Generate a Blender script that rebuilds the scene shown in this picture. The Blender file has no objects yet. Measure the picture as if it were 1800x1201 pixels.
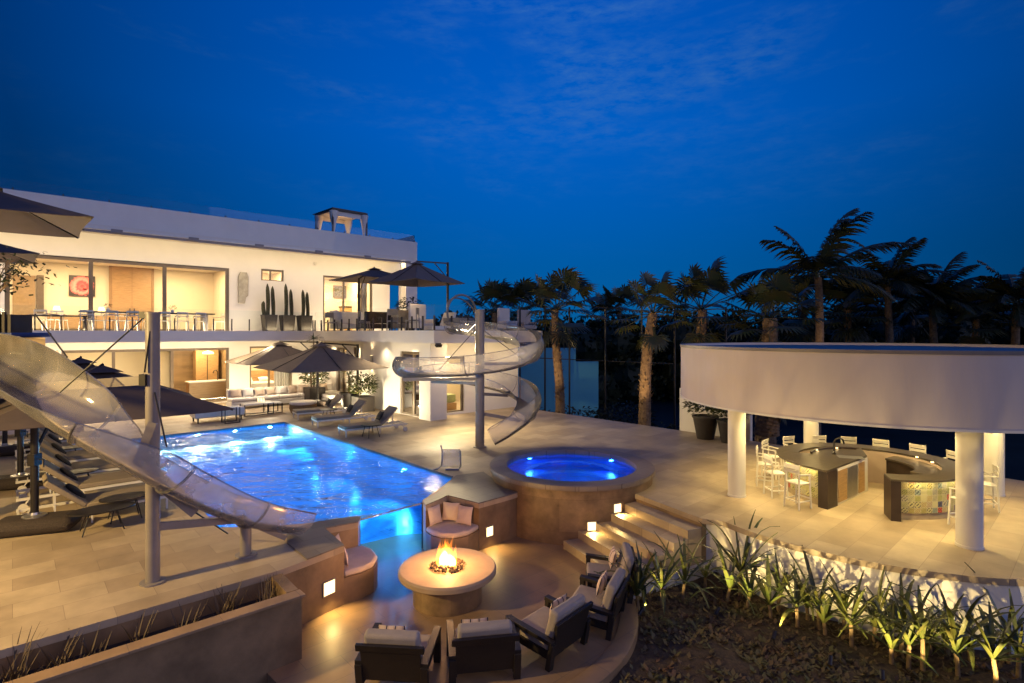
import bpy, math, random
from mathutils import Vector, Matrix
from mathutils.geometry import tessellate_polygon
random.seed(7)
R=math.radians; PI=math.pi; rnd=random.random
def U(a,b): return a+(b-a)*rnd()
SC=bpy.context.scene; COL=SC.collection
# ------------------------------------------------------------------ camera, sky, exposure
H=4.4; F=960.0; CX=900.0; HY=585.0           # eye height, focal length in photo pixels, principal column, horizon row
cam=bpy.data.cameras.new('camera'); camo=bpy.data.objects.new('camera',cam); COL.objects.link(camo)
cam.sensor_width=36; cam.lens=F/1800*36; cam.shift_y=-15.5/1800; cam.clip_end=3000; cam.clip_start=.05
camo.location=(0,0,H); camo.rotation_euler=(R(90),0,0); SC.camera=camo
SC.view_settings.view_transform='Standard'; SC.view_settings.look='None'; SC.view_settings.exposure=0; SC.view_settings.gamma=1
SC.view_settings.use_curve_mapping=False
try:
    SC.cycles.use_denoising=True; SC.cycles.max_bounces=10; SC.cycles.transparent_max_bounces=24
    SC.cycles.transmission_bounces=8; SC.cycles.caustics_refractive=False; SC.cycles.caustics_reflective=False
    SC.cycles.sample_clamp_indirect=4; SC.cycles.use_light_tree=True
except Exception: pass
def lin(c): c/=255.; return c/12.92 if c<=.04045 else ((c+.055)/1.055)**2.4
def S(r,g,b): return (lin(r),lin(g),lin(b),1)
W=bpy.data.worlds.new('World'); SC.world=W; W.use_nodes=True
nt=W.node_tree; N=nt.nodes; L=nt.links; N.clear()
out=N.new('ShaderNodeOutputWorld'); bg=N.new('ShaderNodeBackground'); L.new(bg.outputs[0],out.inputs[0])
tc=N.new('ShaderNodeTexCoord'); sep=N.new('ShaderNodeSeparateXYZ'); L.new(tc.outputs['Generated'],sep.inputs[0])
rp=N.new('ShaderNodeValToRGB'); L.new(sep.outputs['Z'],rp.inputs[0]); e=rp.color_ramp.elements
e[0].position=0; e[0].color=S(6,92,150); e[1].position=1; e[1].color=S(4,50,130)
for p,c in ((.12,S(0,90,164)),(.22,S(0,92,180)),(.34,S(0,94,194)),(.52,S(0,84,186))):
    k=e.new(p); k.color=c
# dimmer to the sides
ab=N.new('ShaderNodeMath'); ab.operation='ADD'; ab.inputs[1].default_value=-.06; L.new(sep.outputs['X'],ab.inputs[0])
sq=N.new('ShaderNodeMath'); sq.operation='MULTIPLY'; L.new(ab.outputs[0],sq.inputs[0]); L.new(ab.outputs[0],sq.inputs[1])
dm=N.new('ShaderNodeMapRange'); dm.inputs['From Min'].default_value=0; dm.inputs['From Max'].default_value=.5
dm.inputs['To Min'].default_value=1.0; dm.inputs['To Max'].default_value=.30; L.new(sq.outputs[0],dm.inputs[0])
# thin streaky cloud
mp=N.new('ShaderNodeMapping'); mp.inputs['Scale'].default_value=(1.6,1.6,5.5); mp.inputs['Rotation'].default_value=(0,R(20),0)
L.new(tc.outputs['Generated'],mp.inputs[0])
nz=N.new('ShaderNodeTexNoise'); nz.inputs['Scale'].default_value=1.7; nz.inputs['Detail'].default_value=5; nz.inputs['Roughness'].default_value=.6; nz.inputs['Distortion'].default_value=.4
L.new(mp.outputs[0],nz.inputs[0])
mp2=N.new('ShaderNodeMapping'); mp2.inputs['Scale'].default_value=(9,9,30); mp2.inputs['Rotation'].default_value=(0,R(14),0); L.new(tc.outputs['Generated'],mp2.inputs[0])
nz2=N.new('ShaderNodeTexNoise'); nz2.inputs['Scale'].default_value=2.6; nz2.inputs['Detail'].default_value=6; nz2.inputs['Roughness'].default_value=.65; L.new(mp2.outputs[0],nz2.inputs[0])
cr=N.new('ShaderNodeMapRange'); cr.inputs['From Min'].default_value=.47; cr.inputs['From Max'].default_value=.74; L.new(nz.outputs[0],cr.inputs[0])
cr2=N.new('ShaderNodeMapRange'); cr2.inputs['From Min'].default_value=.38; cr2.inputs['From Max'].default_value=.75; L.new(nz2.outputs[0],cr2.inputs[0])
# clouds live in the upper middle of the view
hz=N.new('ShaderNodeMapRange'); hz.inputs['From Min'].default_value=.12; hz.inputs['From Max'].default_value=.42; L.new(sep.outputs['Z'],hz.inputs[0])
m1=N.new('ShaderNodeMath'); m1.operation='MULTIPLY'; L.new(cr.outputs[0],m1.inputs[0]); L.new(cr2.outputs[0],m1.inputs[1])
m2=N.new('ShaderNodeMath'); m2.operation='MULTIPLY'; L.new(m1.outputs[0],m2.inputs[0]); L.new(hz.outputs[0],m2.inputs[1])
m3=N.new('ShaderNodeMath'); m3.operation='MULTIPLY'; m3.inputs[1].default_value=1.0; L.new(m2.outputs[0],m3.inputs[0])
mx=N.new('ShaderNodeMix'); mx.data_type='RGBA'; L.new(m3.outputs[0],mx.inputs[0]); L.new(rp.outputs[0],mx.inputs[6]); mx.inputs[7].default_value=S(60,113,184)
mu=N.new('ShaderNodeMix'); mu.data_type='RGBA'; mu.blend_type='MULTIPLY'; mu.inputs[0].default_value=1; L.new(mx.outputs[2],mu.inputs[6]); L.new(dm.outputs[0],mu.inputs[7])
# afterglow of the set sun, low in the west behind the viewpoint
gd=N.new('ShaderNodeVectorMath'); gd.operation='DOT_PRODUCT'; gd.inputs[1].default_value=tuple(Vector((.9,-.4,.12)).normalized()); L.new(tc.outputs['Generated'],gd.inputs[0])
gm=N.new('ShaderNodeMapRange'); gm.inputs['From Min'].default_value=.32; gm.inputs['From Max'].default_value=1; L.new(gd.outputs['Value'],gm.inputs[0])
gp=N.new('ShaderNodeMath'); gp.operation='POWER'; gp.inputs[1].default_value=2.2; L.new(gm.outputs[0],gp.inputs[0])
ga=N.new('ShaderNodeMix'); ga.data_type='RGBA'; ga.blend_type='ADD'; L.new(gp.outputs[0],ga.inputs[0]); L.new(mu.outputs[2],ga.inputs[6]); ga.inputs[7].default_value=(.46,.42,.56,1)
L.new(ga.outputs[2],bg.inputs[0]); bg.inputs[1].default_value=1.0
WARM=(1,.66,.30); WARM2=(1,.74,.42); AMB=(1,.58,.22); BLUE=(.02,.28,1)
def light(kind,loc,power,color=WARM,size=.1,aim=None,angle=None,blend=.6,sx=None,sy=None,name=None,parent=None,rot=None):
    d=bpy.data.lights.new(name or (kind.lower()+'_lamp'),kind); d.energy=power; d.color=color
    if kind=='AREA':
        d.shape='RECTANGLE'; d.size=sx or size; d.size_y=sy or size
    else: d.shadow_soft_size=size
    if kind=='SPOT': d.spot_size=R(angle or 80); d.spot_blend=blend
    o=bpy.data.objects.new(name or (kind.lower()+'_lamp'),d); COL.objects.link(o); o.location=loc
    if aim is not None: o.rotation_euler=(Vector(aim)-Vector(loc)).to_track_quat('-Z','Y').to_euler()
    if rot is not None: o.rotation_euler=rot
    if parent: o.parent=parent
    return o
# weak moonless dusk direction light: last glow in the west, very soft
sun=light('SUN',(0,0,60),.30,(.60,.62,1),aim=None,rot=(Vector((-.9,.4,-.22)).to_track_quat('-Z','Y').to_euler())); sun.data.angle=R(20)
# unseen house lamps left of and behind the viewpoint, plus an added flood
light('SPOT',(-12.8,4.4,5.6),6800,(1,.68,.24),.25,aim=(-6,12,0),angle=125,blend=.8,name='offscreen_flood')
light('SPOT',(-9,-3,7.2),480,(1,.62,.32),.35,aim=(3.0,17,2.5),angle=56,blend=.9,name='offscreen_flood')
light('SPOT',(1.5,-3,6.6),480,(1,.62,.26),.3,aim=(-3.5,8,0),angle=110,blend=.9,name='offscreen_flood')  # unseen flood added to warm the dark planter wall
# ------------------------------------------------------------------ geometry of the photograph
A=Vector((.7379,.6749,0)); B=Vector((-.6749,.7379,0)); ROT=math.atan2(.6749,.7379)
def G(px,py,z=0.0):
    Y=(H-z)*F/(py-HY); return Vector(((px-CX)/F*Y,Y,z))
def P(px,py,Y): return Vector(((px-CX)/F*Y,Y,H-(py-HY)*Y/F))
HI=Vector((-13.2,36.4,0))                     # inner corner of the upper terrace, on the ground
def HX(px,y):
    r=(px-CX)/F; o=HI+B*y; return (r*o.y-o.x)/(A.x-r*A.y)
def HYp(px,x):
    r=(px-CX)/F; o=HI+A*x; return (r*o.y-o.x)/(B.x-r*B.y)
def HZ(py,x,y):
    w=HI+A*x+B*y; return H-(py-HY)*w.y/F
def W3(x,y,z=0): w=HI+A*x+B*y; return Vector((w.x,w.y,z))
# ------------------------------------------------------------------ materials
MATS={}
def mat(name,col,rough=.6,ns=6,var=.12,bump=.0,bs=40,metal=0,col2=None,spec=.5,stretch=(1,1,1),coat=0):
    m=bpy.data.materials.new(name); m.use_nodes=True; t=m.node_tree; n=t.nodes; l=t.links
    b=n['Principled BSDF']; b.inputs['Roughness'].default_value=rough; b.inputs['Metallic'].default_value=metal
    b.inputs['Specular IOR Level'].default_value=spec
    if coat: b.inputs['Coat Weight'].default_value=coat
    c=n.new('ShaderNodeTexCoord'); mpp=n.new('ShaderNodeMapping'); mpp.inputs['Scale'].default_value=stretch; l.new(c.outputs['Object'],mpp.inputs[0])
    z=n.new('ShaderNodeTexNoise'); z.inputs['Scale'].default_value=ns; z.inputs['Detail'].default_value=6; z.inputs['Roughness'].default_value=.6; l.new(mpp.outputs[0],z.inputs[0])
    mr=n.new('ShaderNodeMapRange'); mr.inputs['From Min'].default_value=.3; mr.inputs['From Max'].default_value=.7; l.new(z.outputs[0],mr.inputs[0])
    x=n.new('ShaderNodeMix'); x.data_type='RGBA'; l.new(mr.outputs[0],x.inputs[0])
    c2=col2 or tuple(v*(1-var*2) for v in col[:3])
    x.inputs[6].default_value=tuple(col[:3])+(1,); x.inputs[7].default_value=tuple(c2[:3])+(1,); l.new(x.outputs[2],b.inputs['Base Color'])
    if bump:
        z2=n.new('ShaderNodeTexNoise'); z2.inputs['Scale'].default_value=bs; z2.inputs['Detail'].default_value=4; l.new(mpp.outputs[0],z2.inputs[0])
        bp=n.new('ShaderNodeBump'); bp.inputs['Strength'].default_value=bump; bp.inputs['Distance'].default_value=.02; l.new(z2.outputs[0],bp.inputs['Height']); l.new(bp.outputs[0],b.inputs['Normal'])
    MATS[name]=m; return m
def tiles(name,c1,c2,mortar,w,h,rough=.5,rot=ROT,msize=.006,off=.5,ns=1.2,bias=0,contrast=.3,axis='XY',bump=.15):
    m=mat(name,c1,rough); t=m.node_tree; n=t.nodes; l=t.links; b=n['Principled BSDF']
    for k in list(b.inputs['Base Color'].links): l.remove(k)
    c=n.new('ShaderNodeTexCoord'); mpp=n.new('ShaderNodeMapping')
    if axis=='XY': mpp.inputs['Rotation'].default_value=(0,0,-rot)
    l.new(c.outputs['Object'],mpp.inputs[0]); src=mpp.outputs[0]
    if axis=='CYL':   # around-the-tub coordinates
        s=n.new('ShaderNodeSeparateXYZ'); l.new(c.outputs['Object'],s.inputs[0])
        at=n.new('ShaderNodeMath'); at.operation='ARCTAN2'; l.new(s.outputs['Y'],at.inputs[0]); l.new(s.outputs['X'],at.inputs[1])
        mm=n.new('ShaderNodeMath'); mm.operation='MULTIPLY'; mm.inputs[1].default_value=2.1; l.new(at.outputs[0],mm.inputs[0])
        cb=n.new('ShaderNodeCombineXYZ'); l.new(mm.outputs[0],cb.inputs[0]); l.new(s.outputs['Z'],cb.inputs[1]); src=cb.outputs[0]
    br=n.new('ShaderNodeTexBrick'); br.offset=off; br.inputs['Scale'].default_value=1; br.inputs['Brick Width'].default_value=w; br.inputs['Row Height'].default_value=h
    br.inputs['Mortar Size'].default_value=msize; br.inputs['Mortar Smooth'].default_value=.1; br.inputs['Bias'].default_value=bias
    br.inputs['Color1'].default_value=tuple(c1[:3])+(1,); br.inputs['Color2'].default_value=tuple(c2[:3])+(1,); br.inputs['Mortar'].default_value=tuple(mortar[:3])+(1,)
    l.new(src,br.inputs[0])
    z=n.new('ShaderNodeTexNoise'); z.inputs['Scale'].default_value=ns; z.inputs['Detail'].default_value=8; z.inputs['Roughness'].default_value=.65; l.new(c.outputs['Object'],z.inputs[0])
    mr=n.new('ShaderNodeMapRange'); mr.inputs['From Min'].default_value=.3; mr.inputs['From Max'].default_value=.72; mr.inputs['To Min'].default_value=1-contrast; mr.inputs['To Max'].default_value=1.05; l.new(z.outputs[0],mr.inputs[0])
    x=n.new('ShaderNodeMix'); x.data_type='RGBA'; x.blend_type='MULTIPLY'; x.inputs[0].default_value=1; l.new(br.outputs[0],x.inputs[6]); l.new(mr.outputs[0],x.inputs[7]); l.new(x.outputs[2],b.inputs['Base Color'])
    iv=n.new('ShaderNodeMath'); iv.operation='SUBTRACT'; iv.inputs[0].default_value=1; l.new(br.outputs['Fac'],iv.inputs[1])
    bp=n.new('ShaderNodeBump'); bp.inputs['Strength'].default_value=bump; bp.inputs['Distance'].default_value=.01; l.new(iv.outputs[0],bp.inputs['Height']); l.new(bp.outputs[0],b.inputs['Normal'])
    rr=n.new('ShaderNodeMapRange'); rr.inputs['To Min'].default_value=rough-.12; rr.inputs['To Max'].default_value=rough+.15; l.new(z.outputs[0],rr.inputs[0]); l.new(rr.outputs[0],b.inputs['Roughness'])
    return m
def emis(name,col,st):
    m=bpy.data.materials.new(name); m.use_nodes=True; n=m.node_tree.nodes; b=n['Principled BSDF']
    b.inputs['Base Color'].default_value=tuple(col)+(1,); b.inputs['Emission Color'].default_value=tuple(col)+(1,); b.inputs['Emission Strength'].default_value=st; MATS[name]=m; return m
def glassy(name,tint=(.93,.96,.97),gl=.06,body=0,bodycol=(.6,.55,.5),bump=0,bscale=3,rough=.02,ior=1.45):
    """thin clear sheet: lets light straight through, mirrors at grazing angles, optionally slightly milky"""
    m=bpy.data.materials.new(name); m.use_nodes=True; t=m.node_tree; n=t.nodes; l=t.links; n.clear()
    o=n.new('ShaderNodeOutputMaterial'); tr=n.new('ShaderNodeBsdfTransparent'); tr.inputs[0].default_value=tuple(tint)+(1,)
    g=n.new('ShaderNodeBsdfGlossy'); g.inputs['Roughness'].default_value=rough; fr=n.new('ShaderNodeFresnel'); fr.inputs[0].default_value=ior
    mr=n.new('ShaderNodeMath'); mr.operation='MULTIPLY_ADD'; mr.inputs[1].default_value=1; mr.inputs[2].default_value=gl; l.new(fr.outputs[0],mr.inputs[0])
    mxs=n.new('ShaderNodeMixShader'); l.new(mr.outputs[0],mxs.inputs[0])
    if body:
        d=n.new('ShaderNodeBsdfDiffuse'); d.inputs[0].default_value=tuple(bodycol)+(1,); tl=n.new('ShaderNodeBsdfTranslucent'); tl.inputs[0].default_value=tuple(bodycol)+(1,)
        ad=n.new('ShaderNodeMixShader'); ad.inputs[0].default_value=.45; l.new(d.outputs[0],ad.inputs[1]); l.new(tl.outputs[0],ad.inputs[2])
        mb=n.new('ShaderNodeMixShader'); l.new(tr.outputs[0],mb.inputs[1]); l.new(ad.outputs[0],mb.inputs[2])
        c=n.new('ShaderNodeTexCoord'); z=n.new('ShaderNodeTexNoise'); z.inputs['Scale'].default_value=1.1; z.inputs['Detail'].default_value=5; l.new(c.outputs['Object'],z.inputs[0])
        r=n.new('ShaderNodeMapRange'); r.inputs['From Min'].default_value=.35; r.inputs['From Max'].default_value=.7; r.inputs['To Min'].default_value=body*.6; r.inputs['To Max'].default_value=body*1.4; l.new(z.outputs[0],r.inputs[0]); l.new(r.outputs[0],mb.inputs[0])
        l.new(mb.outputs[0],mxs.inputs[1])
    else: l.new(tr.outputs[0],mxs.inputs[1])
    l.new(g.outputs[0],mxs.inputs[2]); l.new(mxs.outputs[0],o.inputs[0])
    if bump:
        c=n.new('ShaderNodeTexCoord'); z=n.new('ShaderNodeTexNoise'); z.inputs['Scale'].default_value=bscale; z.inputs['Detail'].default_value=2; l.new(c.outputs['Object'],z.inputs[0])
        bp=n.new('ShaderNodeBump'); bp.inputs['Strength'].default_value=bump; bp.inputs['Distance'].default_value=.05; l.new(z.outputs[0],bp.inputs['Height']); l.new(bp.outputs[0],g.inputs['Normal']); l.new(bp.outputs[0],fr.inputs['Normal'])
    MATS[name]=m; return m
def water(name,sc=1.0,strength=.5,tint=(.75,.93,1)):
    m=bpy.data.materials.new(name); m.use_nodes=True; t=m.node_tree; n=t.nodes; l=t.links; n.clear()
    o=n.new('ShaderNodeOutputMaterial'); rf=n.new('ShaderNodeBsdfRefraction'); rf.inputs['IOR'].default_value=1.33; rf.inputs['Roughness'].default_value=.02; rf.inputs[0].default_value=tuple(tint)+(1,)
    g=n.new('ShaderNodeBsdfGlossy'); g.inputs['Roughness'].default_value=.03; fr=n.new('ShaderNodeFresnel'); fr.inputs[0].default_value=1.33
    tp=n.new('ShaderNodeBsdfTransparent'); tp.inputs[0].default_value=tuple(tint)+(1,); mt_=n.new('ShaderNodeMixShader'); mt_.inputs[0].default_value=.25; l.new(rf.outputs[0],mt_.inputs[1]); l.new(tp.outputs[0],mt_.inputs[2])
    mxs=n.new('ShaderNodeMixShader'); l.new(fr.outputs[0],mxs.inputs[0]); l.new(mt_.outputs[0],mxs.inputs[1]); l.new(g.outputs[0],mxs.inputs[2]); l.new(mxs.outputs[0],o.inputs[0])
    c=n.new('ShaderNodeTexCoord'); mpp=n.new('ShaderNodeMapping'); mpp.inputs['Rotation'].default_value=(0,0,R(-18)); mpp.inputs['Scale'].default_value=(1,1.7,1); l.new(c.outputs['Object'],mpp.inputs[0])
    z=n.new('ShaderNodeTexNoise'); z.inputs['Scale'].default_value=1.5*sc; z.inputs['Detail'].default_value=1.6; z.inputs['Roughness'].default_value=.62; z.inputs['Distortion'].default_value=.6; l.new(mpp.outputs[0],z.inputs[0])
    z2=n.new('ShaderNodeTexNoise'); z2.inputs['Scale'].default_value=.55*sc; z2.inputs['Detail'].default_value=2; l.new(mpp.outputs[0],z2.inputs[0])
    ad=n.new('ShaderNodeMath'); ad.operation='MULTIPLY_ADD'; ad.inputs[1].default_value=1.6; l.new(z2.outputs[0],ad.inputs[0]); l.new(z.outputs[0],ad.inputs[2])
    bp=n.new('ShaderNodeBump'); bp.inputs['Strength'].default_value=strength; bp.inputs['Distance'].default_value=.13; l.new(ad.outputs[0],bp.inputs['Height'])
    for s in (rf,g,fr): l.new(bp.outputs[0],s.inputs['Normal'])
    MATS[name]=m; return m
DECK=tiles('deck_stone',(.51,.40,.255),(.36,.27,.17),(.27,.20,.14),1.2,.6,rough=.5,contrast=.34,msize=.004)
PITF=tiles('pit_floor_stone',(.35,.225,.115),(.30,.19,.10),(.22,.15,.095),1.2,.6,rough=.5,contrast=.35)
DARKTOP=tiles('dark_coping_stone',(.20,.16,.12),(.16,.13,.10),(.09,.07,.05),.9,.6,rough=.5,contrast=.3)
TRAV=tiles('travertine_cladding',(.32,.21,.11),(.24,.155,.08),(.19,.11,.05),1.9,.85,rough=.45,rot=0,axis='CYL',contrast=.62,ns=2.2,msize=.004,bump=.3)
TRAVF=mat('travertine_face',(.30,.195,.10),.5,ns=1.3,var=.3,bump=.25,bs=9)
WHITE=mat('white_plaster',(.74,.70,.63),.75,ns=.8,var=.04,bump=.15,bs=25)
WHITE2=mat('ring_plaster',(.66,.57,.51),.7,ns=1.1,var=.075,bump=.25,bs=14,stretch=(1,1,.22))
ROOFM=mat('roof_membrane',(.03,.15,.24),.6,ns=1,var=.2,spec=.2)
CEILM=mat('ceiling_paint',(.72,.66,.56),.8,ns=.6,var=.03)
FRAME=mat('bronze_window_frame',(.16,.12,.075),.4,ns=4,var=.1,metal=.3)
WOOD=mat('oak_veneer',(.46,.28,.12),.45,ns=3,var=.18,stretch=(1,1,9))
WOODD=mat('dark_stained_wood',(.016,.011,.008),.5,ns=5,var=.2,bump=.2,bs=30,stretch=(1,8,1))
METAL=mat('grey_powder_coat',(.24,.21,.19),.45,ns=3,var=.1,bump=.08,bs=60)
DMETAL=mat('dark_metal',(.022,.018,.016),.4,ns=5,var=.2,metal=.2)
STEEL=mat('brushed_steel',(.5,.48,.45),.3,ns=5,var=.1,metal=.8)
CANV=mat('taupe_canvas',(.165,.128,.10),.85,ns=3,var=.08,bump=.2,bs=120)
CANVD=mat('dark_canvas',(.085,.062,.055),.85,ns=3,var=.1,bump=.2,bs=120)
CREAM=mat('cream_fabric',(.74,.68,.60),.9,ns=4,var=.06,bump=.35,bs=60)
GREYF=mat('grey_sling_fabric',(.27,.215,.15),.85,ns=6,var=.08,bump=.3,bs=120)
BLACKF=mat('black_fabric',(.02,.016,.015),.85,ns=6,var=.2,bump=.3,bs=80)
ROSE=mat('pale_rose_fabric',(.60,.47,.35),.9,ns=5,var=.08,bump=.35,bs=70)
CHCUSH=mat('armchair_cushion_fabric',(.33,.28,.24),.9,ns=5,var=.08,bump=.4,bs=80)
WPAINT=mat('white_powder_coat',(.72,.68,.6),.4,ns=4,var=.05)
COUNTER=mat('dark_stone_counter',(.085,.068,.05),.28,ns=9,var=.22,bump=.05,bs=50)
PANELD=mat('dark_panel',(.035,.022,.018),.4,ns=5,var=.15)
SOIL=mat('soil',(.085,.055,.032),.95,ns=9,var=.3,bump=1,bs=22,col2=(.035,.023,.014))
POT=mat('black_planter',(.03,.022,.018),.55,ns=6,var=.2,bump=.2,bs=30)
LEAF=mat('strap_leaf',(.050,.085,.018),.38,ns=3,var=.3,col2=(.10,.085,.022),bump=.2,bs=25)
LEAFD=mat('dark_leaf',(.016,.030,.010),.55,ns=3,var=.3,col2=(.028,.028,.012),spec=.25)
PALML=mat('palm_leaf',(.028,.05,.016),.5,ns=2,var=.3,col2=(.055,.045,.018))
PALMT=mat('palm_trunk_bark',(.26,.17,.09),.9,ns=7,var=.35,bump=1,bs=14,col2=(.09,.055,.03))
STEM=mat('pale_stem_bark',(.24,.16,.08),.8,ns=14,var=.25,bump=.6,bs=40)
CACT=mat('cactus_skin',(.10,.095,.045),.6,ns=8,var=.3,bump=.4,bs=30)
POOLT=mat('pool_plaster',(.10,.55,.80),.6,ns=1.5,var=.08)
POOLG=tiles('pool_glass_mosaic',(.05,.36,.78),(.10,.48,.85),(.06,.30,.6),.3,.3,rough=.3,off=0,contrast=.2,msize=.012)
WATER=water('pool_water',1.5,.75)
WATERJ=water('spa_water',1.6,.35)
GLASS=glassy('window_glass',gl=.0)
RAILG=glassy('railing_glass',tint=(.90,.95,.96),gl=.0,ior=1.22)
ACRY=glassy('acrylic_pool_window',tint=(.80,.93,1),gl=.0)
SLIDE=glassy('clear_acrylic_slide',tint=(.95,.93,.92),gl=.012,body=.30,bodycol=(.98,.92,.86),bump=.06,bscale=1.5,rough=.10,ior=1.17)
SLIDEC=glassy('clear_acrylic_section',tint=(.96,.95,.93),gl=.012,body=.17,bodycol=(1,.95,.90),bump=.06,bscale=1.5,rough=.07,ior=1.17)
CLEARS=glassy('clear_plastic',tint=(.9,.89,.88),gl=.05,body=.22,bodycol=(.9,.85,.8),bump=.2)
DARKLAND=mat('dark_ground',(.012,.014,.012),.95,ns=.3,var=.3,spec=.05)
COURT=mat('court_surface',(.014,.030,.036),.8,ns=.3,var=.2,spec=.05)
# ------------------------------------------------------------------ mesh builder
class MB:
    def __init__(s): s.v=[]; s.f=[]
    def add(s,vs,fs):
        o=len(s.v); s.v+=[tuple(v) for v in vs]; s.f+=[tuple(i+o for i in f) for f in fs]; return s
    def box(s,x0,x1,y0,y1,z0,z1):
        return s.add([(x0,y0,z0),(x1,y0,z0),(x1,y1,z0),(x0,y1,z0),(x0,y0,z1),(x1,y0,z1),(x1,y1,z1),(x0,y1,z1)],
            [(0,3,2,1),(4,5,6,7),(0,1,5,4),(1,2,6,5),(2,3,7,6),(3,0,4,7)])
    def cb(s,c,sz,rz=0,rx=0,ry=0):
        M=Matrix.Translation(c)@Matrix.Rotation(rz,4,'Z')@Matrix.Rotation(ry,4,'Y')@Matrix.Rotation(rx,4,'X'); a,b,d=[q/2 for q in sz]
        vs=[M@Vector(q) for q in ((-a,-b,-d),(a,-b,-d),(a,b,-d),(-a,b,-d),(-a,-b,d),(a,-b,d),(a,b,d),(-a,b,d))]
        return s.add(vs,[(0,3,2,1),(4,5,6,7),(0,1,5,4),(1,2,6,5),(2,3,7,6),(3,0,4,7)])
    def beam(s,p,q,w,h=None,up=(0,0,1)):
        p=Vector(p); q=Vector(q); h=h or w; d=(q-p).normalized(); u=Vector(up)
        if abs(d.dot(u))>.98: u=Vector((1,0,0))
        r=d.cross(u).normalized()*w/2; t=r.cross(d).normalized()*h/2
        vs=[p-r-t,p+r-t,p+r+t,p-r+t,q-r-t,q+r-t,q+r+t,q-r+t]
        return s.add(vs,[(0,1,2,3),(7,6,5,4),(0,4,5,1),(1,5,6,2),(2,6,7,3),(3,7,4,0)])
    def tube(s,pts,r,n=8,cap=True):
        pts=[Vector(p) for p in pts]; rs=r if isinstance(r,(list,tuple)) else [r]*len(pts); vs=[]; last=None
        for i,p in enumerate(pts):
            d=(pts[min(i+1,len(pts)-1)]-pts[max(i-1,0)]).normalized()
            if last is None:
                u=Vector((0,0,1)) if abs(d.z)<.9 else Vector((1,0,0)); a=d.cross(u).normalized()
            else: a=(last-d*last.dot(d)).normalized()
            last=a; b=d.cross(a)
            for k in range(n):
                t=2*PI*k/n; vs.append(p+(a*math.cos(t)+b*math.sin(t))*rs[i])
        fs=[]
        for i in range(len(pts)-1):
            for k in range(n):
                k2=(k+1)%n; fs.append((i*n+k,i*n+k2,(i+1)*n+k2,(i+1)*n+k))
        if cap: fs.append(tuple(range(n-1,-1,-1))); fs.append(tuple((len(pts)-1)*n+k for k in range(n)))
        return s.add(vs,fs)
    def lathe(s,prof,c=(0,0,0),n=24,a0=0,a1=2*PI,jit=0):
        full=abs(a1-a0-2*PI)<1e-6; m=n if full else n+1; vs=[]; fs=[]
        for (r,z) in prof:
            for k in range(m):
                t=a0+(a1-a0)*k/n; q=r*(1+U(-jit,jit)); vs.append((c[0]+q*math.cos(t),c[1]+q*math.sin(t),c[2]+z))
        for i in range(len(prof)-1):
            for k in range(n):
                k2=(k+1)%m; fs.append((i*m+k,i*m+k2,(i+1)*m+k2,(i+1)*m+k))
        return s.add(vs,fs)
    def prism(s,poly,z0,z1,top=True,bottom=True,sides=True,skip=()):
        p=[(q[0],q[1]) for q in poly]; ar=sum(p[i][0]*p[(i+1)%len(p)][1]-p[(i+1)%len(p)][0]*p[i][1] for i in range(len(p)))
        if ar<0: p=p[::-1]
        n=len(p); tri=tessellate_polygon([[Vector((x,y,0)) for x,y in p]])
        vs=[(x,y,z0) for x,y in p]+[(x,y,z1) for x,y in p]; fs=[]
        for t in tri:
            a,b,c=t; cr_=(p[b][0]-p[a][0])*(p[c][1]-p[a][1])-(p[b][1]-p[a][1])*(p[c][0]-p[a][0])
            if cr_<0: b,c=c,b
            if top: fs.append((a+n,b+n,c+n))
            if bottom: fs.append((a,c,b))
        if sides: fs+=[(i,(i+1)%n,(i+1)%n+n,i+n) for i in range(n)]
        return s.add(vs,fs)
    def strip(s,pts,th,z0,z1):
        """wall along a polyline, thickness to the right of travel"""
        P2=[Vector((q[0],q[1])) for q in pts]; off=[]
        for i,p in enumerate(P2):
            ds=[]
            if i>0: ds.append((p-P2[i-1]).normalized())
            if i<len(P2)-1: ds.append((P2[i+1]-p).normalized())
            d=sum(ds,Vector((0,0))).normalized(); nn=Vector((d.y,-d.x)); k=1/max(.5,nn.dot(Vector((ds[0].y,-ds[0].x)))); off.append(p+nn*th*k)
        for i in range(len(P2)-1):
            a,b,c,d=P2[i],P2[i+1],off[i+1],off[i]
            vs=[(a.x,a.y,z0),(b.x,b.y,z0),(c.x,c.y,z0),(d.x,d.y,z0),(a.x,a.y,z1),(b.x,b.y,z1),(c.x,c.y,z1),(d.x,d.y,z1)]
            fs=[(0,1,5,4),(2,3,7,6),(4,5,6,7),(3,2,1,0)]
            if i==0: fs.append((3,0,4,7))
            if i==len(P2)-2: fs.append((1,2,6,5))
            s.add(vs,fs)
        return s
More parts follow.
